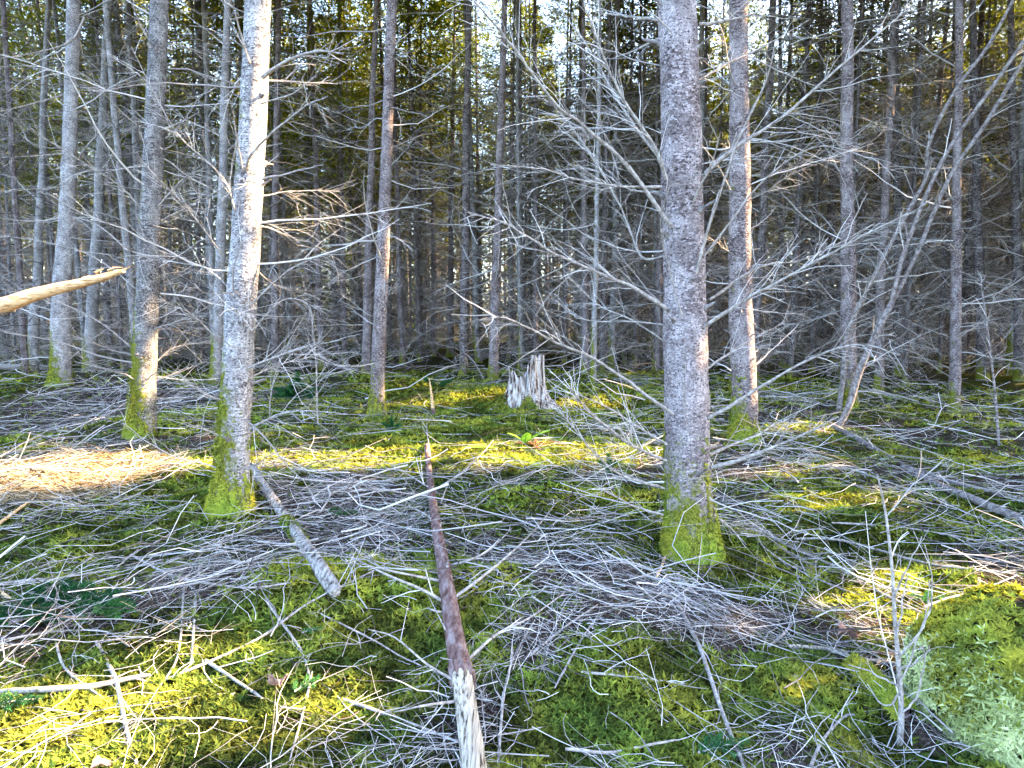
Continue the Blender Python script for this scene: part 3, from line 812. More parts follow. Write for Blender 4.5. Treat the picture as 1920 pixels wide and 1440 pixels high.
dd = unit(rng.normal(size=(q, 3)) + [0, 0, -.5]); nn = unit(np.cross(dd, SUN + rng.normal(0, .35, (q, 3)))); ll = rng.uniform(.22, .40, q)[:, None]; ww = ll * .3
V = np.stack([c - nn * ww * .5, c + dd * ll * .5 - nn * ww, c + dd * ll, c + dd * ll * .5 + nn * ww], 1)
g = Geo(); g.add(V, np.arange(q * 4).reshape(q, 4), None, np.repeat(rng.uniform(.1, .8, q), 4), 0)
n = 60
X = rng.uniform(10, 22, n); Y = rng.uniform(-3, 14, n); kk = X > Y * .8 + 2.5; 
hs = SUN[:2] / np.hypot(*SUN[:2])
for gp, r_ in GAPS:
    kk &= np.abs((X - gp[0]) * hs[1] - (Y - gp[1]) * hs[0]) > .45
X, Y = X[kk], Y[kk]; n = len(X)
ax = np.stack([X, Y, H(X, Y)], -1)[:, None, :] + np.linspace(-.3, 15, 6)[None, :, None] * np.array([0, 0, 1.])
g.tubes(ax, taper(rng.uniform(.09, .15, n), 6, .4), 7, mi=1)
q = 45000; yy = rng.uniform(11, 62, q); c = np.stack([yy * .82 + 2 + rng.uniform(0, 9, q), yy, 1.5 + 13 * rng.beta(1.3, 1.2, q)], -1)  # second leaf wall, added to keep sun out of the deep wood
hh = np.ones(q, bool)
for gp, r_ in GAPS:
    rel = c - gp; hh &= np.hypot(rel @ ea, rel @ eb) > r_ + .3
c = c[hh]; q = len(c)
dd = rnd_dir(q, -50, 20); nn = unit(np.cross(dd, SUN + rng.normal(0, .5, (q, 3)))); ll = rng.uniform(.3, .6, q)[:, None]; ww = ll * .22
V = np.stack([c - nn * ww * .5, c + dd * ll * .5 - nn * ww, c + dd * ll, c + dd * ll * .5 + nn * ww], 1)
g.add(V, np.arange(q * 4).reshape(q, 4), None, np.repeat(rng.uniform(.1, .8, q), 4), 0)
tag(g.build('added_sun_blocker', ['needles', 'bark_dark'], smooth=False), 'unseen foliage and trunks added beyond the right edge to block the sun', 'forest', kind='stuff')


# ------------------------------------------------------------------ old stump
def stump():
    b = G(987, 770); b[2] += .05; Y = b[1]; s = Y / F
    root = tag(link('tree_stump', None, None, b), 'weathered grey broken stump on the mossy rise', 'stump')
    na, nz = 150, 26
    an = np.arange(na) * 2 * math.pi / na
    flute = .06 * np.sin(an * 11 + 1.) + .05 * np.sin(an * 23 + 2) + .05 * (vnoise(an * 3, an * 0, .35, 3) - .5) * 2
    # torn rim: high on the right, a notch in the front, low and jagged on the left
    front = np.cos(an - 4.71)
    right = np.cos(an)
    top = .62 + .15 * np.clip((right - .02) * 4, -1, 1) - .16 * np.clip(-right - .55, 0, 1) * 2
    top = top + .07 * (vnoise(an * 6, an * 0, .5, 9) - .5) * 2 + .05 * (vnoise(an * 20, an * 0, .5, 10) - .5) * 2
    top -= .34 * np.exp(-((an - 4.66) / .08) ** 2) + .14 * np.exp(-((an - 4.0) / .07) ** 2) + .15 * np.exp(-((an - 1.4) / .5) ** 2)
    top = np.clip(top, .12, .78)
    V = []
    for k in range(nz):
        f = k / (nz - 1); zz = -.1 + (top + .1) * f
        R = .275 + .16 * np.exp(-np.maximum(zz, 0) / .16) - .03 * f
        lobe = 1 + flute * (1.1 - .3 * f) + .22 * np.exp(-np.maximum(zz, 0) / .14) * np.cos(an * 5 + .6)
        lobe = lobe - .26 * np.exp(-((an - 4.66) / .10) ** 2) * (f > .05)
        V.append(np.stack([np.cos(an) * R * lobe * 1.0 + (.05 * f * np.cos(an) < 0) * .0 - .03 * (1 - f), np.sin(an) * R * lobe * .85, zz], -1))
    for k in range(8):
        f = k / 7; zz = top - (top - .1) * f
        R = (.235 - .1 * f) * (1 + flute * .8 - .26 * np.exp(-((an - 4.66) / .10) ** 2))
        V.append(np.stack([np.cos(an) * R, np.sin(an) * R * .85, zz], -1))
    V = np.array(V); K = len(V)
    i = np.arange(K - 1)[:, None] * na + np.arange(na)[None]; i2 = np.arange(K - 1)[:, None] * na + (np.arange(na)[None] + 1) % na
    Geo().add(V, np.stack([i, i2, i2 + na, i + na], -1)).build('stump_shell', 'stump', root)
    for k in range(9):      # loose standing splinters along the torn rim
        a = rng.uniform(2.6, 5.2); p0 = np.array([math.cos(a) * .24, math.sin(a) * .2, .28]); h = rng.uniform(.15, .36)
        axp = np.array([p0, p0 + [0, 0, h * .5], p0 + [rng.normal(0, .02), 0, h]])
        Geo().tubes(axp, np.array([.03, .022, .004]), 5).build('splinter', 'stump', root, smooth=False)
    q = 4500; a = rng.uniform(0, 6.28, q); zz = rng.uniform(0, 1, q) ** 2 * .3
    keep = (zz < .02 + .2 * (np.exp(-((a - 4.75) / .22) ** 2) + np.exp(-((a - 3.5) / .4) ** 2)))
    a, zz = a[keep], zz[keep]; rr = .30 + .17 * np.exp(-zz / .12) + rng.uniform(-.02, .1, len(a)) * (1 - zz * 2)
    bs = np.stack([np.cos(a) * rr, np.sin(a) * rr * .9, zz - .03], -1)
    g = Geo(); sprigs(g, bs, unit(np.stack([np.cos(a), np.sin(a), np.full(len(a), 1.)], -1)), rng.uniform(.03, .055, len(a)), rng.uniform(.3, .75, len(a)), 4)
    tag(g.build('moss', 'moss', root, smooth=False), kind='stuff')


stump()


# ------------------------------------------------------------------ fallen wood, hand placed
def smooth_track(A, per=5):
    A = np.asarray(A); k = len(A); s = np.linspace(0, k - 1, per * (k - 1) + 1); i0 = np.minimum(s.astype(int), k - 2); u = (s - i0)[:, None]
    Ap = np.vstack([2 * A[0] - A[1], A, 2 * A[-1] - A[-2]]); p0, p1, p2, p3 = Ap[i0], Ap[i0 + 1], Ap[i0 + 2], Ap[i0 + 3]
    return .5 * (2 * p1 + (p2 - p0) * u + (2 * p0 - 5 * p1 + 4 * p2 - p3) * u ** 2 + (3 * p1 - p0 - 3 * p2 + p3) * u ** 3)


def wood_tube(C, w0, w1, sides=12, rough=.05):
    n = len(C); an = np.arange(sides) / sides * 6.283
    s = np.linspace(0, 1, n)
    R = (w0 + (w1 - w0) * s)[:, None] * (1 + rough * (vnoise(np.cos(an)[None] * 2, s[:, None] * 25 + np.sin(an)[None], .5, int(rng.integers(99))) - .5) * 2)
    return R


# the long pole lying towards the viewer: barked above, bare wood below
pts = [(800, 835), (806, 900), (818, 985), (833, 1070), (848, 1165), (866, 1268)]
A = np.array([G(a, b_, .05) for a, b_ in pts]); E = np.array([G(a, b_, .045) for a, b_ in [(866, 1268), (876, 1340), (889, 1440), (905, 1560)]])
pole = tag(link('fallen_pole', None, None, G(850, 1165)), 'long slim fallen pole pointing at the viewer, brown bark and bare pale end', 'fallen trunk')
o0 = np.array(pole.location)
C = smooth_track(A); R = wood_tube(C, .024, .044, 14); Geo().tubes((C - o0)[None], R[None], 14, cap=True).build('barked_stem', 'pole_bark', pole)
E[0] = A[-1]; C2 = smooth_track(np.vstack([A[-1] - (A[-1] - A[-2]) * .03, E[1:]])); R = wood_tube(C2, .0385, .041, 14, .06); Geo().tubes((C2 - o0)[None], R[None], 14, cap=True).build('bare_wood', 'bare_wood', pole)
g = Geo()      # ragged bark edge over the bare wood
for k in range(9):
    a = k / 9 * 6.28; e = np.array([math.cos(a), 0, math.sin(a)]) * .0415; d = unit(C2[3] - C2[0]); L = rng.uniform(.02, .09)
    p = C2[0] - o0 + e; g.tubes(np.array([p - d * .02, p + d * L * .5, p + d * L]), np.array([.012, .009, .001]), 5)
g.build('bark_edge', 'pole_bark', pole)


def Gl(pts, lift=.05):
    return [G(a, b_, lift) for a, b_ in pts]


for tr, r0, per in [([(853, 1120), (900, 1085), (960, 1035), (1010, 985), (1048, 935)], .009, 6), ([(835, 1130), (790, 1105), (720, 1075), (640, 1035)], .009, 8), ([(828, 1090), (780, 1080), (715, 1065), (690, 1040)], .008, 5),
                    ([(845, 1060), (880, 1050), (920, 1030), (960, 990)], .008, 4), ([(820, 925), (790, 905), (740, 875), (690, 850)], .008, 6), ([(822, 915), (860, 890), (900, 855), (925, 825)], .009, 6), ([(815, 930), (760, 925), (710, 918), (640, 925)], .008, 8),
                    ([(822, 985), (790, 960), (740, 945), (640, 935)], .007, 8), ([(808, 860), (800, 800), (803, 770)], .006, 3), ([(850, 1275), (800, 1245), (740, 1195), (690, 1180)], .006, 4), ([(855, 1315), (800, 1322), (740, 1335)], .006, 2),
                    ([(836, 1150), (815, 1145), (800, 1140)], .007, 0), ([(840, 1190), (825, 1160), (800, 1110)], .004, 1), ([(826, 945), (835, 920), (842, 905)], .007, 0), ([(880, 1235), (930, 1190), (990, 1160), (1058, 1112)], .007, 4), ([(842, 1075), (838, 1060), (840, 1052)], .008, 0)]:
    T0 = np.array([G(a, b_, .05 + .05 * math.sin(i / (len(tr) - 1) * 3.0)) for i, (a, b_) in enumerate(tr)]); Cb_ = smooth_track(T0, 4)
    g = Geo().tubes(Cb_ - o0, taper(r0, len(Cb_), .35)[0], 6); bo = g.build('branch', 'branch', pole)
    if per:
        g = Geo(); side_twigs(g, (Cb_ - o0)[None], np.array([r0]), per, .08, .3, None, .1, 4, 1); g.build('twigs', 'twig', bo)['kind'] = 'stuff'


def fallen(name, pts, w0, w1, material, label, cat, lift=None, group=None, twigs=0, rough=.06, sides=10, tips=True, absolute=None):
    """a lying stick or log, its track given where it touches the floor; w in metres (radius)"""
    T0 = np.array([G(a, b_, (w0 if lift is None else (lift[i] if isinstance(lift, (list, tuple)) else lift))) for i, (a, b_) in enumerate(pts)]) if absolute is None else np.asarray(absolute)
    o = T0.mean(0); C = smooth_track(T0, 5) - o
    C[1:-1] += rng.normal(0, w0 * .07, C[1:-1].shape)
    R = wood_tube(C, w0, w1, sides, rough); R[0] *= rng.uniform(.3, .9, sides); R[-1] *= rng.uniform(.3, .9, sides)
    ob = tag(Geo().tubes(C[None], R[None], sides, cap=True).build(name, material, None, o), label, cat, group)
    if twigs:
        g = Geo(); side_twigs(g, C[None], np.array([w0]), twigs, .06, .35, None, .15, 5, 1, .0013, .4); g.build('twigs', 'twig', ob)['kind'] = 'stuff'
    return ob


lg = fallen('fallen_log', [(468, 868), (500, 920), (545, 985), (590, 1050), (632, 1112)], .031, .037, 'log_bark', 'short pale grey log lying beside the nearest pale trunk', 'log', sides=18, rough=.1)
q = 700; C = np.array([G(a, b_, .06) for a, b_ in [(500, 920), (535, 970), (560, 1005), (590, 1050)]]); s = rng.uniform(1, 2.3, q); i = s.astype(int); f = (s - i)[:, None]
bs = C[i] * (1 - f) + C[np.minimum(i + 1, 3)] * f; aa = rng.uniform(0, 3.14, q); off = np.stack([np.cos(aa) * .034, np.cos(aa) * .015, np.sin(aa) * .034 - .02], -1)
g = Geo(); sprigs(g, bs + off - np.array(lg.location), unit(off + [0, 0, .02]), rng.uniform(.012, .025, q), rng.uniform(.4, .9, q), 4); tag(g.build('moss', 'moss', lg, smooth=False), kind='stuff')

# snapped trunk propped up at the left edge: bark below, torn orange wood on top
Y = 5.3
A = np.array([P(-620, 760, Y - .5), P(-300, 668, Y - .3), P(-90, 603, Y - .1), P(20, 572, Y)])
A = np.vstack([A]); C = smooth_track(A)
sn = tag(link('broken_tree', None, None, A[0]), 'snapped leaning stem with torn orange wood, jutting in from the left edge', 'broken trunk'); o0 = np.array(A[0])
gr = G(-620, 1080)
Geo().tubes((C - o0)[None], wood_tube(C, .075, .062, 14)[None], 14, cap=True).build('barked_stem', 'log_bark', sn)
T = np.array([P(-60, 590, Y - .03), P(20, 568, Y - .03), P(80, 549, Y), P(150, 531, Y), P(200, 518, Y), P(232, 508, Y)]); C = smooth_track(T)
n = len(C); sides = 12; an = np.arange(sides) / sides * 6.283; s = np.linspace(0, 1, n)
R = (.066 * (1 - s ** 1.6 * .72))[:, None] * (1 + .28 * np.sin(an * 2 + 1)[None] * s[:, None] + .12 * (vnoise(an[None] * 4, s[:, None] * 4, .6, 4) - .5) * 2)
Geo().tubes((C - o0)[None], R[None], sides, cap=True).build('torn_wood', 'fresh_wood', sn)
for k in range(8):
    a = P(215 - 12 * k, 512 + 5.0 * k * .7 + rng.normal(0, 5), Y + rng.normal(0, .03)); d = P(290, 492, Y) - P(215, 512, Y); d = d / np.linalg.norm(d)
    L = rng.uniform(.06, .2); Geo().tubes(np.array([a - o0, a + d * L * .5 - o0 + rng.normal(0, .006, 3), a + d * L - o0 + rng.normal(0, .012, 3)]), np.array([.012, .008, .001]), 5).build('splinter', 'fresh_wood', sn)
# the fallen butt that carries it, out to the left
b0 = np.array([A[0][0] - 1.6, A[0][1] - .4, 0]); b0[2] = float(H(b0[0], b0[1])) - .05
Geo().tubes(np.array([b0, (b0 + A[0]) / 2, A[0] + [.05, 0, 0]]) - o0, np.array([.10, .088, .074]), 14).build('butt', 'log_bark', sn)

# forked dead stem leaning to the right
b_ = G(1568, 803); YF = b_[1]
fk = tag(link('forked_dead_stem', None, None, b_), 'slim forked dead stem leaning right across the dark wood', 'dead tree'); o0 = np.array(fk.location)


def leaner(root, tr, Y0, dY, r0, r1, nm, material='branch', per=0):
    A = np.array([P(a, q, Y0 + dY * i / (len(tr) - 1)) for i, (a, q) in enumerate(tr)]); C = smooth_track(A, 6) - np.array(root.location)
    ob = Geo().tubes(C[None], wood_tube(C, r0, r1, 10, .08)[None], 10, cap=True).build(nm, material, root)
    if per:
        g = Geo(); side_twigs(g, C[None], np.array([r0]), per, .15, .7, None, .0, 5, 1, .0015, .3); g.build('twigs', 'twig', ob)['kind'] = 'stuff'
    return ob


leaner(fk, [(1566, 808), (1590, 765), (1614, 690), (1640, 630), (1673, 567)], YF, -.1, .043, .037, 'stem', 'stem_grey', 6)
leaner(fk, [(1671, 572), (1690, 490), (1715, 420), (1748, 340), (1790, 262), (1863, 160), (1925, 70), (1990, -20)], YF - .1, -.6, .028, .018, 'fork_stem', 'stem_grey', 10)
leaner(fk, [(1673, 567), (1717, 480), (1780, 333), (1847, 233), (1925, 105), (1990, 10)], YF - .1, -.4, .027, .018, 'fork_stem', 'stem_grey', 10)
b_ = G(1572, 772); YF2 = b_[1]
lk = tag(link('leaning_dead_stem', None, None, b_), 'grey dead stem leaning right, propped against the straight trunk', 'dead tree')
leaner(lk, [(1572, 775), (1583, 690), (1587, 628), (1613, 570), (1657, 482), (1713, 378), (1737, 330), (1742, 270), (1790, 172), (1850, 90), (1905, -10)], YF2, -.9, .038, .018, 'stem', 'stem_grey', 14)
b_ = G(1873, 835)
tk = tag(link('thin_dead_stem', None, None, b_), 'very thin dead stem with a mossy foot near the right edge', 'dead tree')
leaner(tk, [(1873, 838), (1866, 740), (1852, 620), (1838, 520)], b_[1], 0, .016, .008, 'stem', 'stem_grey', 12)
b_ = G(596, 800)
tk = tag(link('dead_sapling', None, None, b_), 'thin dead sapling standing in the moss beside the nearest pale trunk', 'sapling')
leaner(tk, [(596, 802), (594, 735), (592, 670), (584, 600)], b_[1], -.1, .011, .004, 'stem', 'branch', 16)
b_ = G(506, 782)
tk = tag(link('dead_sapling', None, None, b_), 'small branching dead sapling touching the nearest pale trunk', 'sapling')
leaner(tk, [(505, 785), (508, 740), (520, 690), (548, 630), (575, 585)], b_[1], -.1, .010, .004, 'stem', 'branch', 18)
b_ = G(806, 775)
tk = tag(link('snapped_stub', None, None, b_), 'short snapped upright stub with a pale torn tip', 'stub')
leaner(tk, [(815, 790), (812, 765)], b_[1], 0, .03, .03, 'stem', 'pole_bark', 0)
leaner(tk, [(812, 768), (809, 740), (805, 710)], b_[1], 0, .028, .008, 'torn_tip', 'fresh_wood', 0)

# little dead spruce standing at the lower right
b_ = G(1687, 1395); YS = b_[1]
ds = tag(link('dead_spruce_sapling', None, None, b_), 'bare dead sapling standing upright beside the mossy boulder', 'sapling')
leaner(ds, [(1687, 1400), (1690, 1330), (1685, 1250), (1678, 1160), (1672, 1060), (1660, 960), (1645, 890)], YS, .05, .011, .0025, 'stem', 'branch', 5)
for tr, dy in [([(1683, 1232), (1735, 1175), (1752, 1110), (1742, 1030)], -.1), ([(1690, 1280), (1705, 1230), (1728, 1150), (1733, 1080)], .1), ([(1690, 1255), (1725, 1245), (1750, 1212)], -.1), ([(1692, 1335), (1722, 1305), (1735, 1240), (1728, 1215)], -.1),
               ([(1682, 1225), (1650, 1215), (1610, 1210)], -.1), ([(1685, 1285), (1640, 1262), (1590, 1245)], .1), ([(1682, 1190), (1692, 1130), (1700, 1080)], .1), ([(1675, 1120), (1700, 1070), (1728, 1000)], -.05), ([(1688, 1300), (1660, 1330), (1625, 1280)], .1)]:
    px_limb(ds, tr, YS, dy, .0042, 1, tw=(.04, .18))

# right-hand fallen poles
fallen('fallen_pole', [(1552, 792), (1640, 842), (1725, 892), (1830, 938), (1930, 980), (2050, 1030)], .031, .030, 'stem_grey', 'dark fallen pole sloping down to the right edge', 'fallen trunk', twigs=14)
fallen('fallen_pole', [(1690, 872), (1790, 905), (1930, 942), (2040, 965)], .02, .024, 'stem_grey', 'thinner fallen pole lying behind the dark one at the right edge', 'fallen trunk', twigs=10)
fallen('fallen_log', [(-60, 690), (40, 688), (110, 690)], .09, .085, 'bark_dark_plain' if 'bark_dark_plain' in M else 'log_bark', 'dark log lying in the brush at the left edge', 'log')
fallen('fallen_log', [(556, 676), (600, 680), (660, 693)], .06, .06, 'log_bark', 'pale weathered log behind the mossy rise', 'log')

STICKS = [
    ([(-20, 1299), (90, 1292), (180, 1285), (240, 1272), (282, 1265)], .0125, 'branch', 'thick grey stick at the lower left, lying just above the yellow moss', 4),
    ([(-20, 1098), (60, 1088), (105, 1090), (145, 1098), (218, 1081)], .0095, 'branch', 'pale kinked stick above the green spruce bough', 4),
    ([(-20, 1180), (100, 1140), (170, 1128), (236, 1113)], .0085, 'branch', 'pale straight stick lying across the green spruce bough', 5),
    ([(-20, 1206), (80, 1187), (140, 1182), (200, 1185), (243, 1212)], .006, 'branch', 'thin curved stick just below the green spruce bough', 6),
    ([(180, 1202), (215, 1270), (235, 1360), (262, 1450)], .0085, 'branch', 'pale stick running down through the sunlit yellow moss', 5),
    ([(105, 1205), (120, 1250), (160, 1285), (198, 1312)], .0055, 'branch', 'thin bent stick crossing the thick grey stick', 3),
    ([(385, 1238), (430, 1268), (492, 1309)], .0075, 'branch', 'short pale stick near the curled brown leaf', 2),
    ([(245, 1040), (320, 1078), (400, 1095), (470, 1102), (545, 1093)], .0075, 'branch', 'long pale stick on the litter below the nearest pale trunk', 8),
    ([(345, 1095), (338, 1200), (318, 1262), (236, 1360)], .005, 'branch', 'long thin curved twig reaching down to the yellow moss', 8),
    ([(367, 1115), (362, 1200), (357, 1248)], .006, 'branch', 'short straight stick pointing at the viewer on dark moss', 3),
    ([(497, 1123), (530, 1170), (565, 1220), (582, 1272)], .0065, 'branch', 'grey stick slanting over bright moss below the short log', 6),
    ([(310, 1275), (480, 1200), (580, 1130), (700, 1070), (775, 1028)], .006, 'branch', 'longest thin stick slanting up past the end of the short log', 10),
    ([(585, 1260), (570, 1330), (543, 1425)], .0055, 'branch', 'thin twig pointing down to the lower edge beside a spruce sprig', 4),
    ([(990, 1232), (1060, 1175), (1122, 1133)], .0055, 'branch', 'thin stick right of the barked pole', 4),
    ([(933, 1445), (945, 1300), (965, 1230), (1003, 1162)], .0055, 'branch', 'thin brown stick running beside the bare end of the pole', 6),
    ([(1090, 1260), (1170, 1268), (1285, 1283)], .006, 'branch', 'pale stick lying above the bright moss patch at lower centre', 3),
    ([(1060, 1404), (1140, 1411), (1200, 1400), (1268, 1387)], .0065, 'branch', 'pale stick lying near the lower edge right of the pole', 3),
    ([(1268, 1128), (1310, 1210), (1345, 1310), (1400, 1450)], .0105, 'branch', 'pale tapering stick pointing down to the lower edge', 8),
    ([(1400, 975), (1470, 1020), (1560, 1060), (1650, 1110), (1735, 1152)], .010, 'branch', 'long pale branch sloping down right from the largest tree', 18),
    ([(1405, 998), (1450, 1040), (1520, 1080), (1620, 1120)], .007, 'branch', 'thinner branch below the long pale sloping one', 14),
    ([(1490, 1010), (1570, 1012), (1660, 1035), (1760, 1060), (1940, 1078)], .009, 'branch', 'long pale branch reaching the right edge above the boulder', 18),
    ([(1480, 1212), (1550, 1217), (1600, 1232), (1695, 1246)], .0105, 'bare_wood', 'stout bare white stick behind the bare dead sapling', 0),
    ([(1442, 1212), (1472, 1186), (1492, 1160)], .008, 'branch', 'short forked stick left of the stout white stick', 3),
    ([(1515, 1450), (1545, 1385), (1600, 1340), (1660, 1420)], .006, 'branch', 'bent twig at the lower edge left of the bare dead sapling', 4),
    ([(600, 1150), (700, 1200), (760, 1235), (848, 1272)], .0045, 'branch', 'thin twig lying against the bare end of the pole', 4),
    ([(640, 1310), (740, 1345), (862, 1392)], .0065, 'branch', 'grey stick running to the bare end of the pole', 4),
    ([(1500, 870), (1600, 882), (1760, 940), (1930, 1010)], .009, 'branch', 'long grey branch lying in front of the dark fallen pole', 16),
    ([(1560, 980), (1700, 990), (1930, 1030)], .007, 'branch', 'grey branch among the green moss at the right', 14),
    ([(-20, 995), (25, 962), (62, 936)], .014, 'fresh_wood', 'broken orange stick at the left edge below the sunlit strip', 0),
    ([(-15, 1102), (22, 1123)], .011, 'fresh_wood', 'tiny torn orange stub at the left edge', 0),
    ([(-20, 775), (60, 745), (160, 722), (240, 700)], .016, 'branch', 'long sunlit stick in the brush in front of the leftmost pale trunk', 6),
    ([(1876, 1163), (1935, 1157)], .008, 'bare_wood', 'white stick end behind the mossy boulder', 0),
    ([(470, 700), (560, 672), (640, 665)], .02, 'fresh_wood', 'sunlit broken branch behind the nearest pale trunk', 6),
    ([(1040, 1290), (1090, 1200), (1125, 1148)], .005, 'branch', 'thin twig slanting over the litter right of the pole', 5),
    ([(640, 890), (760, 935), (800, 945)], .008, 'branch', 'grey branch in the brush left of the barked pole', 10),
    ([(560, 880), (640, 905), (740, 890)], .008, 'branch', 'dark branch over the upper end of the short log', 10),
    ([(1020, 960), (1110, 1000), (1240, 1060)], .006, 'branch', 'grey twig on the needle litter left of the largest tree', 8),
    ([(880, 960), (960, 900), (1060, 870)], .007, 'branch', 'thin grey stick on the moss below the fern', 6),
    ([(1130, 900), (1200, 960), (1250, 1000)], .007, 'branch', 'stick lying towards the foot of the largest tree', 8),
    ([(1230, 1085), (1245, 1050), (1252, 1025)], .0085, 'fresh_wood', 'short pale stick poking up in front of the largest tree', 0),
]
for tr, r0, mt, lab, tw in STICKS:
    fallen('fallen_stick', tr, r0, r0 * .62, mt, lab, 'stick', twigs=tw, lift=r0 + .012, sides=8, group='sticks lying on the forest floor', rough=.1)
st = tag(link('stick_stub', None, None, G(1832, 1146)), 'short upright orange stub on the moss behind the boulder', 'stub')
leaner(st, [(1832, 1148), (1834, 1118), (1836, 1083)], G(1832, 1146)[1], 0, .009, .007, 'stem', 'fresh_wood')

# mossy fallen stick, lower right
ml = fallen('mossy_log', [(1600, 1245), (1650, 1290), (1700, 1345)], .026, .02, 'pole_bark', 'small log under yellow moss left of the boulder', 'log')
C = np.array([G(a, q, .03) for a, q in [(1600, 1245), (1650, 1290), (1700, 1345)]]); q = 1600; s = rng.uniform(0, 2, q); i = np.minimum(s.astype(int), 1); f = (s - i)[:, None]; aa = rng.uniform(0, 3.14, q)
off = np.stack([np.cos(aa) * .036, -np.abs(np.cos(aa)) * .01, np.sin(aa) * .036], -1); g = Geo(); sprigs(g, C[i] * (1 - f) + C[i + 1] * f + off - np.array(ml.location), unit(off + [0, 0, .01]), rng.uniform(.012, .022, q), rng.uniform(.55, 1, q), 4)
tag(g.build('moss', 'moss', ml, smooth=False), kind='stuff')

# ------------------------------------------------------------------ mossy boulder
b_ = G(1925, 1350); bo = tag(link('mossy_boulder', None, None, b_), 'rounded boulder under green moss painted pale with glare at the lower right edge', 'boulder')
nu, nv = 64, 28
uu = np.arange(nu) / nu * 2 * math.pi; vv = np.linspace(-.35, 1, nv) * math.pi / 2; vv[-1] = math.pi / 2
UU, VV = np.meshgrid(uu, vv)


def boulder_r(u, v_):
    return 1 + .22 * (vnoise(np.cos(u) * 2 + np.sin(v_), np.sin(u) * 2 + np.cos(v_), .9, 7) - .5) + .06 * (vnoise(np.cos(u) * 6, np.sin(u) * 6 + v_ * 4, .6, 8) - .5)


def boulder_p(u, v_):
    r_ = boulder_r(u, v_); cs = np.maximum(np.cos(v_), 0) ** .55
    return np.stack([.36 * r_ * cs * np.cos(u), .40 * r_ * cs * np.sin(u), .41 * r_ * np.sin(v_)], -1)


V = boulder_p(UU, np.clip(VV, -.5, 1.5707)); i = np.arange(nv - 1)[:, None] * nu + np.arange(nu)[None]; i2 = np.arange(nv - 1)[:, None] * nu + (np.arange(nu)[None] + 1) % nu
Geo().add(V, np.stack([i, i2, i2 + nu, i + nu], -1)).build('rock', 'ground', bo)
q = 16000; u = rng.uniform(0, 6.283, q); v_ = np.arcsin(rng.uniform(-.1, .999, q)); p = boulder_p(u, v_); hum = vnoise(p[:, 0], p[:, 1] + p[:, 2], .06, 31)
nr = unit(p / np.array([.36, .40, .36]) ** 2)
M['glare_moss'] = plain('glare_moss', [(.1, (.06, .075, .022)), (.5, (.23, .28, .10)), (.95, (.50, .56, .28))], bump=0, use_tint=True)  # pale colour paints in overexposed glare on the boulder's lower face
low = p[:, 2] + .22 * (vnoise(p[:, 0], p[:, 1], .12, 34) - .5) + rng.normal(0, .06, q) < .19
for sel, mk_ in ((~low, 'moss'), (low, 'glare_moss')):
    g = Geo(); k = int(sel.sum()); sprigs(g, (p + nr * (hum * .03)[:, None])[sel], unit(nr[sel] + rng.normal(0, .25, (k, 3))), rng.uniform(.014, .026, k), np.clip(.3 + .55 * hum + .25 * (vnoise(p[:, 0], p[:, 1], .25, 33) - .3), 0, 1)[sel], 4)
    tag(g.build('moss', mk_, bo, smooth=False), kind='stuff')


# ------------------------------------------------------------------ small plants
def frond(root, base, d, L, material, name, droop=-.35, pairs=16, width=.2):
    d = unit(np.asarray(d, float)); ax = limbs(np.asarray(base)[None], d[None], L, 9, droop, .02, .0)[0]
    g = Geo(); g.tubes(ax, taper(.004, 9, .3)[0], 4, np.array([.4]))
    s = np.linspace(.12, .98, pairs); idx = s * 8; i = np.minimum(idx.astype(int), 7); f = (idx - i)[:, None]; b = ax[i] * (1 - f) + ax[i + 1] * f
    td = unit(ax[i + 1] - ax[i]); lat = unit(np.cross(td, [0, 0, 1.]))
    w_ = (L * width * np.sin(np.pi * (s * .85 + .15)) ** .8)[:, None]
    for sd in (-1, 1):
        tip = b + lat * sd * w_ + td * w_ * .35 + [0, 0, -.15] * w_
        h = L / pairs * .42
        V = np.stack([b - td * h, b + lat * sd * w_ * .55 + td * w_ * .15 - td * h * .8, tip, b + lat * sd * w_ * .55 + td * w_ * .25 + td * h * .9, b + td * h], 1)
        k = np.arange(len(b))[:, None] * 5
        g.add(V, np.concatenate([k, k + 1, k + 3, k + 4], 1), np.concatenate([k + 1, k + 2, k + 3], 1), np.repeat(rng.uniform(.3, .9, len(b)), 5))
    return g.build(name, material, root, smooth=False)


b_ = G(984, 838); fe = tag(link('fern', None, None, b_), 'bright green fern with three small fronds below the stump', 'fern')
frond(fe, (0, 0, .03), (.8, -.35, .95), .40, 'fern', 'frond', -.35, 16, .26); frond(fe, (0, 0, .03), (-.7, -.2, .95), .30, 'fern', 'frond', -.4, 16, .26); frond(fe, (-.28, -.3, .05), (-1, -.3, .35), .34, 'fern', 'frond', -.25, 16, .24); frond(fe, (0, 0, .03), (.1, -.4, .8), .22, 'fern', 'frond', -.3, 14, .26)
b_ = G(1000, 836); df = tag(link('withered_fern', None, None, b_), 'withered brown fern fronds drooping beside the green fern', 'fern')
for k in range(9):
    a = rng.uniform(0, 6.28); frond(df, (rng.normal(0, .06), rng.normal(0, .05), .03), (math.cos(a), math.sin(a) * .6 - .1, .22), rng.uniform(.16, .3), 'dead_fern', 'frond', -.35, 18, .10)


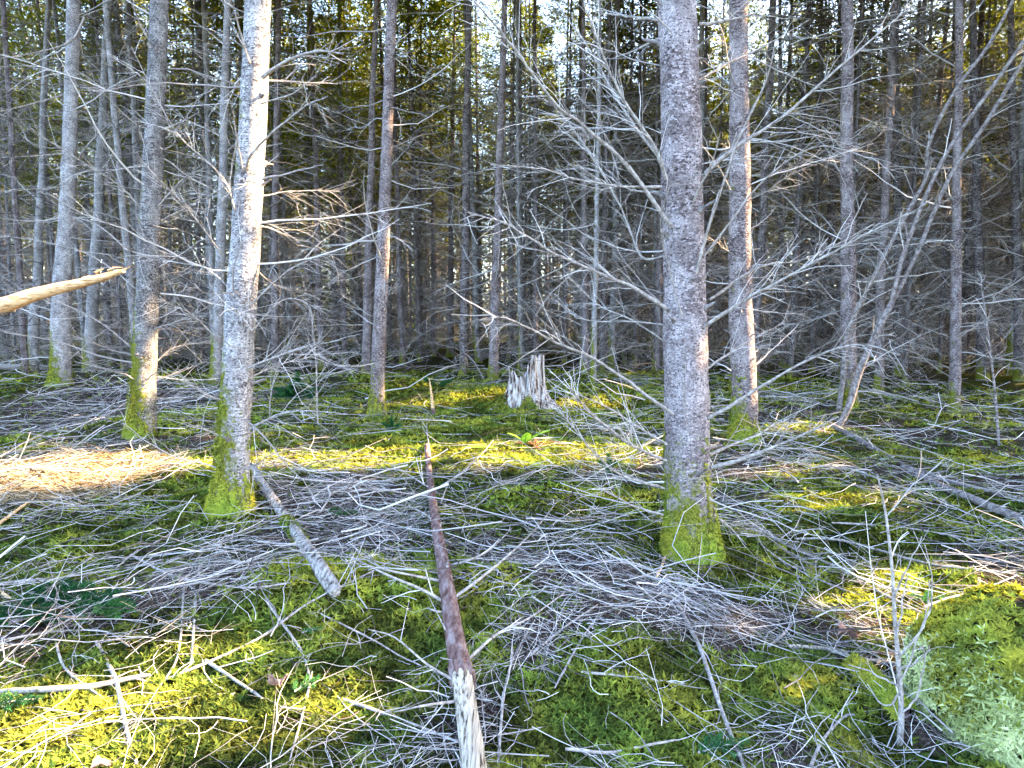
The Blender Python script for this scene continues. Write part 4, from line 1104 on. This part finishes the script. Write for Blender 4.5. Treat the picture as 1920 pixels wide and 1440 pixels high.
def spruce_shoot(root, base, d, L, name='shoot', nside=8, nl=.022, tint=.5, dens=420):
    """a green spruce twig: stem, side shoots, short stiff needles all round"""
    base = np.asarray(base, float); d = unit(np.asarray(d, float)); g = Geo()
    ax = [limbs(base[None], d[None], L, 8, -.1, .06, .005)]
    g.tubes(ax[0], taper(.004, 8, .4), 4, mi=1)
    m_ = ax[0][0]
    lat = unit(np.cross(d, [0, 0, 1.]))
    b = []; dd = []; LL = []
    for k in range(nside):
        s = .1 + .8 * k / nside; p = m_[int(s * 7)]; b.append(p); dd.append(unit(d * .8 + lat * (1 if k % 2 else -1) * .8 + rng.normal(0, .12, 3))); LL.append(L * .5 * (1.1 - s))
    if nside:
        sx = limbs(np.array(b), np.array(dd), np.array(LL), 8, -.1, .05, .005); g.tubes(sx, taper(np.full(nside, .0025), 8, .4), 3, mi=1); ax.append(sx)
    ax = np.concatenate(ax); ln = np.concatenate([[L], LL]) if nside else np.array([L])
    idx = rng.choice(len(ax), int(dens * ln.sum() / .3), p=ln / ln.sum()); q = len(idx); s = rng.uniform(.02, 1, q) * 7; i = np.minimum(s.astype(int), 6); f = (s - i)[:, None]
    c = ax[idx, i] * (1 - f) + ax[idx, i + 1] * f; td = unit(ax[idx, i + 1] - ax[idx, i]); nd = unit(td * .7 + unit(np.cross(td, rng.normal(size=(q, 3)))))
    ln_ = nl * rng.uniform(.7, 1.2, (q, 1)); wd = unit(np.cross(nd, rng.normal(size=(q, 3)))) * ln_ * .13
    V = np.stack([c - wd, c + wd, c + nd * ln_], 1); g.add(V, None, np.arange(q * 3).reshape(q, 3), np.repeat(np.clip(tint + rng.normal(0, .18, q) + .25 * (s / 7 - .5), 0, 1), 3))
    return g.build(name, ['spruce', 'branch'], root, smooth=False)


for (a, b2, lab, shoots, nl) in [
    (150, 1140, 'dark green spruce bough lying on the floor at the left', [((-.35, -.02, .03), (1, .05, .08), .62, 10, .35), ((.0, -.05, .04), (1, -.25, .08), .34, 7, .65), ((-.3, .05, .05), (1, .2, .1), .4, 8, .3), ((.18, -.02, .05), (.5, -.8, .0), .18, 4, .95), ((-.4, -.1, .03), (1, -.2, .05), .45, 8, .3)], .028),
    (558, 752, 'green spruce seedling on the mossy rise beside the thin dead sapling', [((0, 0, 0), (.1, 0, 1), .5, 10, .5), ((0, 0, .1), (-1, -.2, .4), .4, 8, .45), ((0, 0, .1), (1, -.2, .4), .42, 8, .5), ((0, 0, .2), (.3, -1, .4), .36, 8, .55), ((0, 0, .05), (-.6, -.6, .3), .4, 8, .4), ((0, 0, .05), (.7, -.5, .2), .4, 8, .4)], .05),
    (1140, 890, 'tiny bluish spruce seedling left of the largest tree', [((0, 0, 0), (0, 0, 1), .2, 4, .6), ((0, 0, .06), (.6, 0, .5), .1, 3, .5), ((0, 0, .06), (-.6, 0, .5), .1, 3, .5)], .03),
    (735, 812, 'tiny spruce seedling in the twigs behind the barked pole', [((0, 0, 0), (0, 0, 1), .2, 4, .5), ((0, 0, .05), (.7, -.2, .5), .14, 3, .5), ((0, 0, .05), (-.7, 0, .5), .14, 3, .5)], .035),
    (820, 728, 'small spruce seedling beside the snapped stub', [((0, 0, .02), (.8, 0, .5), .32, 6, .5), ((0, 0, .02), (-.6, 0, .5), .3, 6, .4)], .045),
    (575, 1300, 'small green spruce sprig lying on moss at lower left', [((-.03, -.04, .03), (.6, .8, .15), .11, 4, .75)], .016),
    (1350, 1415, 'small green spruce sprig at the lower edge right of centre', [((-.08, -.02, .02), (1, .15, .15), .18, 6, .6), ((-.05, 0, .02), (.8, .6, .2), .12, 4, .7)], .018),
    (1745, 1135, 'pale green spruce sprig lying just behind the boulder', [((-.12, 0, .04), (1, -.05, .1), .3, 6, .8)], .022),
    (580, 1195, 'little spruce tip in the brightest moss below the short log', [((-.03, 0, .02), (1, .2, .25), .08, 3, .7)], .016),
    (30, 1340, 'spruce twig in shade at the left edge below the thick grey stick', [((-.1, 0, .03), (.9, .5, .1), .16, 5, .3)], .02),
    (640, 975, 'bluish spruce sprig in the brush right of the short log', [((-.1, 0, .04), (1, .1, .15), .2, 5, .6)], .022),
]:
    p = G(a, b2); o = tag(link('spruce_seedling', None, None, p), lab, 'seedling', 'young green spruce shoots')
    for (bb, d, L, ns, tn_) in shoots:
        spruce_shoot(o, bb, d, L, 'shoot', ns, nl, tn_)


def dry_leaf(px, py, size, label, rot):
    p = G(px, py, .05); nu, nv = 9, 7; g = Geo(); V = []
    for i in range(nu):
        s = i / (nu - 1)
        for j in range(nv):
            t_ = j / (nv - 1) - .5; wd = math.sin(math.pi * min(.98, s * .96 + .03)) ** .7 * .75 * (1 + .18 * math.sin(s * 18))
            V.append([(s - .5) * size, t_ * wd * size, size * (.35 * (2 * t_) ** 2 * .6 + .18 * math.sin(s * 5) + .05 * math.sin(j * 2.1 + i))])
    V = np.array(V); k = np.arange(nu - 1)[:, None] * nv + np.arange(nv - 1)[None]
    o = g.add(V, np.stack([k, k + 1, k + nv + 1, k + nv], -1)).build('dry_leaf', 'leaf', None, p); o.rotation_euler = (.25, .2, rot)
    tag(o, label, 'leaf', 'curled dry leaves on the moss')
    s = link('leaf_stalk', Geo().tubes(np.array([[size * .48, 0, .0], [size * .7, .005, -.004], [size * .9, .0, .008]]), np.array([.0014, .0012, .001]), 4).mesh('leaf_stalk', 'leaf'), o)


dry_leaf(1588, 1190, .115, 'pinkish curled dry leaf on the twigs left of the boulder', .4)
dry_leaf(518, 1282, .09, 'brown curled dry leaf on the moss at lower left', 2.2)
dry_leaf(190, 1436, .06, 'orange dry leaf at the lower edge in the yellow moss', 1.0)

# straw-coloured dead needles and stalks in the open strip on the left
M['straw'] = plain('straw', [(.1, (.08, .05, .024)), (.5, (.28, .20, .105)), (.9, (.50, .40, .26))], bump=0, use_tint=True)
q = 6500; cs = np.array([G(a, b2)[:2] for a, b2 in [(-60, 890), (20, 885), (90, 880), (170, 888), (240, 878), (60, 912), (150, 903)]])
c = cs[rng.integers(0, len(cs), q)] + rng.normal(0, .2, (q, 2)); az = rng.normal(.15, .5, q); L = rng.uniform(.08, .34, q); sg = np.linspace(-.5, .5, 3)[None]
X = c[:, :1] + sg * L[:, None] * np.cos(az)[:, None]; Y = c[:, 1:] + sg * L[:, None] * np.sin(az)[:, None]
Z = H(X, Y) + rng.uniform(.004, .05, (q, 1)) + sg * rng.normal(0, .2, (q, 1)) * L[:, None]
tag(Geo().tubes(np.stack([X, Y, Z], -1), taper(rng.uniform(.0018, .005, q), 3, .5), 3, rng.uniform(0, 1, q)).build('straw_litter', 'straw'), 'straw coloured dead stalks in the sunlit strip at left', 'litter', kind='stuff')

# ------------------------------------------------------------------ countless small twigs
# the larger loose twigs as single things
x, y, r = scatter(230, 1.6, 9, 40, .8)
BANK = []
for k in range(14):
    L = 1.; g = Geo(); axb = limbs(np.array([[-.5, 0, 0]]), np.array([[1., 0, 0]]), L, 9, 0, .12, .02); axb[..., 2] = axb[..., 2] * .3 + .02 * np.sin(np.linspace(0, 3.14, 9))
    g.tubes(axb, taper(.0038, 9, .3), 5, np.array([rng.uniform(.2, .75)])); tw = side_twigs(g, axb, np.array([.0038]), 6, .1, .4, None, .05, 4, 1, .0011, .4)
    BANK.append(g.mesh('fallen_twig', 'twig'))
ZL = {(0, 0): 'bare grey twig lying on the mossy floor in the left front', (1, 0): 'bare grey twig lying on the mossy floor in the middle front', (2, 0): 'bare grey twig lying on the mossy floor in the right front',
      (0, 1): 'bare grey twig in the brush around the left trunks', (1, 1): 'bare grey twig in the brush between pole and stump', (2, 1): 'bare grey twig in the brush right of the largest tree'}
for k in range(len(x)):
    L = rng.uniform(.35, .9) * (.7 + .08 * r[k])
    o = link('fallen_twig', BANK[int(rng.integers(14))], None, (x[k], y[k], float(H(x[k], y[k])) + .02))
    az = rng.uniform(0, 6.28); dzx = float(H(x[k] + .3 * math.cos(az), y[k] + .3 * math.sin(az)) - H(x[k] - .3 * math.cos(az), y[k] - .3 * math.sin(az))) / .6
    o.rotation_euler = (0, -math.atan(dzx) + rng.normal(0, .06), az); o.scale = (L, L, L)
    zo = (0 if x[k] / y[k] < -.26 else 1 if x[k] / y[k] < .2 else 2, int(y[k] > 3.6))
    tag(o, ZL[zo], 'twig', ZL[zo].replace('bare grey twig', 'bare grey twigs'))


def litter(n, r0, r1, half, l0, l1, rad, lift, arch, name, label, rej=None, p=.9, sides=3, npt=5):
    x, y, r = scatter(n, r0, r1, half, p)
    mm = mossmask(x, y); keep = rng.uniform(0, 1, n) < np.clip(1.15 - 1.35 * mm if rej is None else rej - 1.3 * mm, .05, 1)
    x, y, r = x[keep], y[keep], r[keep]; m_ = len(x)
    # neighbours tend to lie the same way
    az = (vnoise(x, y, 1.6, 41) * 2 - .5) * 3.14 + rng.normal(0, 1.0, m_)
    L = rng.uniform(l0, l1, m_) * (.75 + .07 * r)
    s = np.linspace(-.5, .5, npt)[None]
    cv = rng.normal(0, .34, (m_, 1)) * L[:, None]
    lx = s * L[:, None]; ly = cv * (s * s * 4 - 1) * .5 + np.cumsum(rng.normal(0, .03, (m_, npt)), 1) * L[:, None]
    X = x[:, None] + lx * np.cos(az)[:, None] - ly * np.sin(az)[:, None]; Y = y[:, None] + lx * np.sin(az)[:, None] + ly * np.cos(az)[:, None]
    tilt = rng.normal(0, .5, (m_, 1)) * arch
    Z = H(X, Y) + rng.uniform(.004, lift, (m_, 1)) + np.abs(tilt) * (1 - 4 * s * s) * .5 * rng.uniform(0, 1, (m_, 1)) * L[:, None] + np.maximum(0, tilt * s * 2) * L[:, None]
    g = Geo(); rr = rad * np.clip(rng.lognormal(-.08, .45, m_), .4, 3) * (1 + .09 * r)
    g.tubes(np.stack([X, Y, Z], -1), taper(rr, npt, .45), sides, np.clip(rng.normal(.45, .33, m_), 0, 1))
    return tag(g.build(name, 'twig'), label, 'twigs', kind='stuff')


litter(36000, 1.4, 16, 46, .05, .34, .0011, .04, .35, 'twig_litter', 'fine dead twigs scattered thickly over moss and needles', 1.08, .85, 3, 5)
litter(5600, 3.2, 18, 46, .3, .9, .0022, .10, .35, 'brushwood', 'tangled dead brushwood lying between the trees', 1.0, .9)
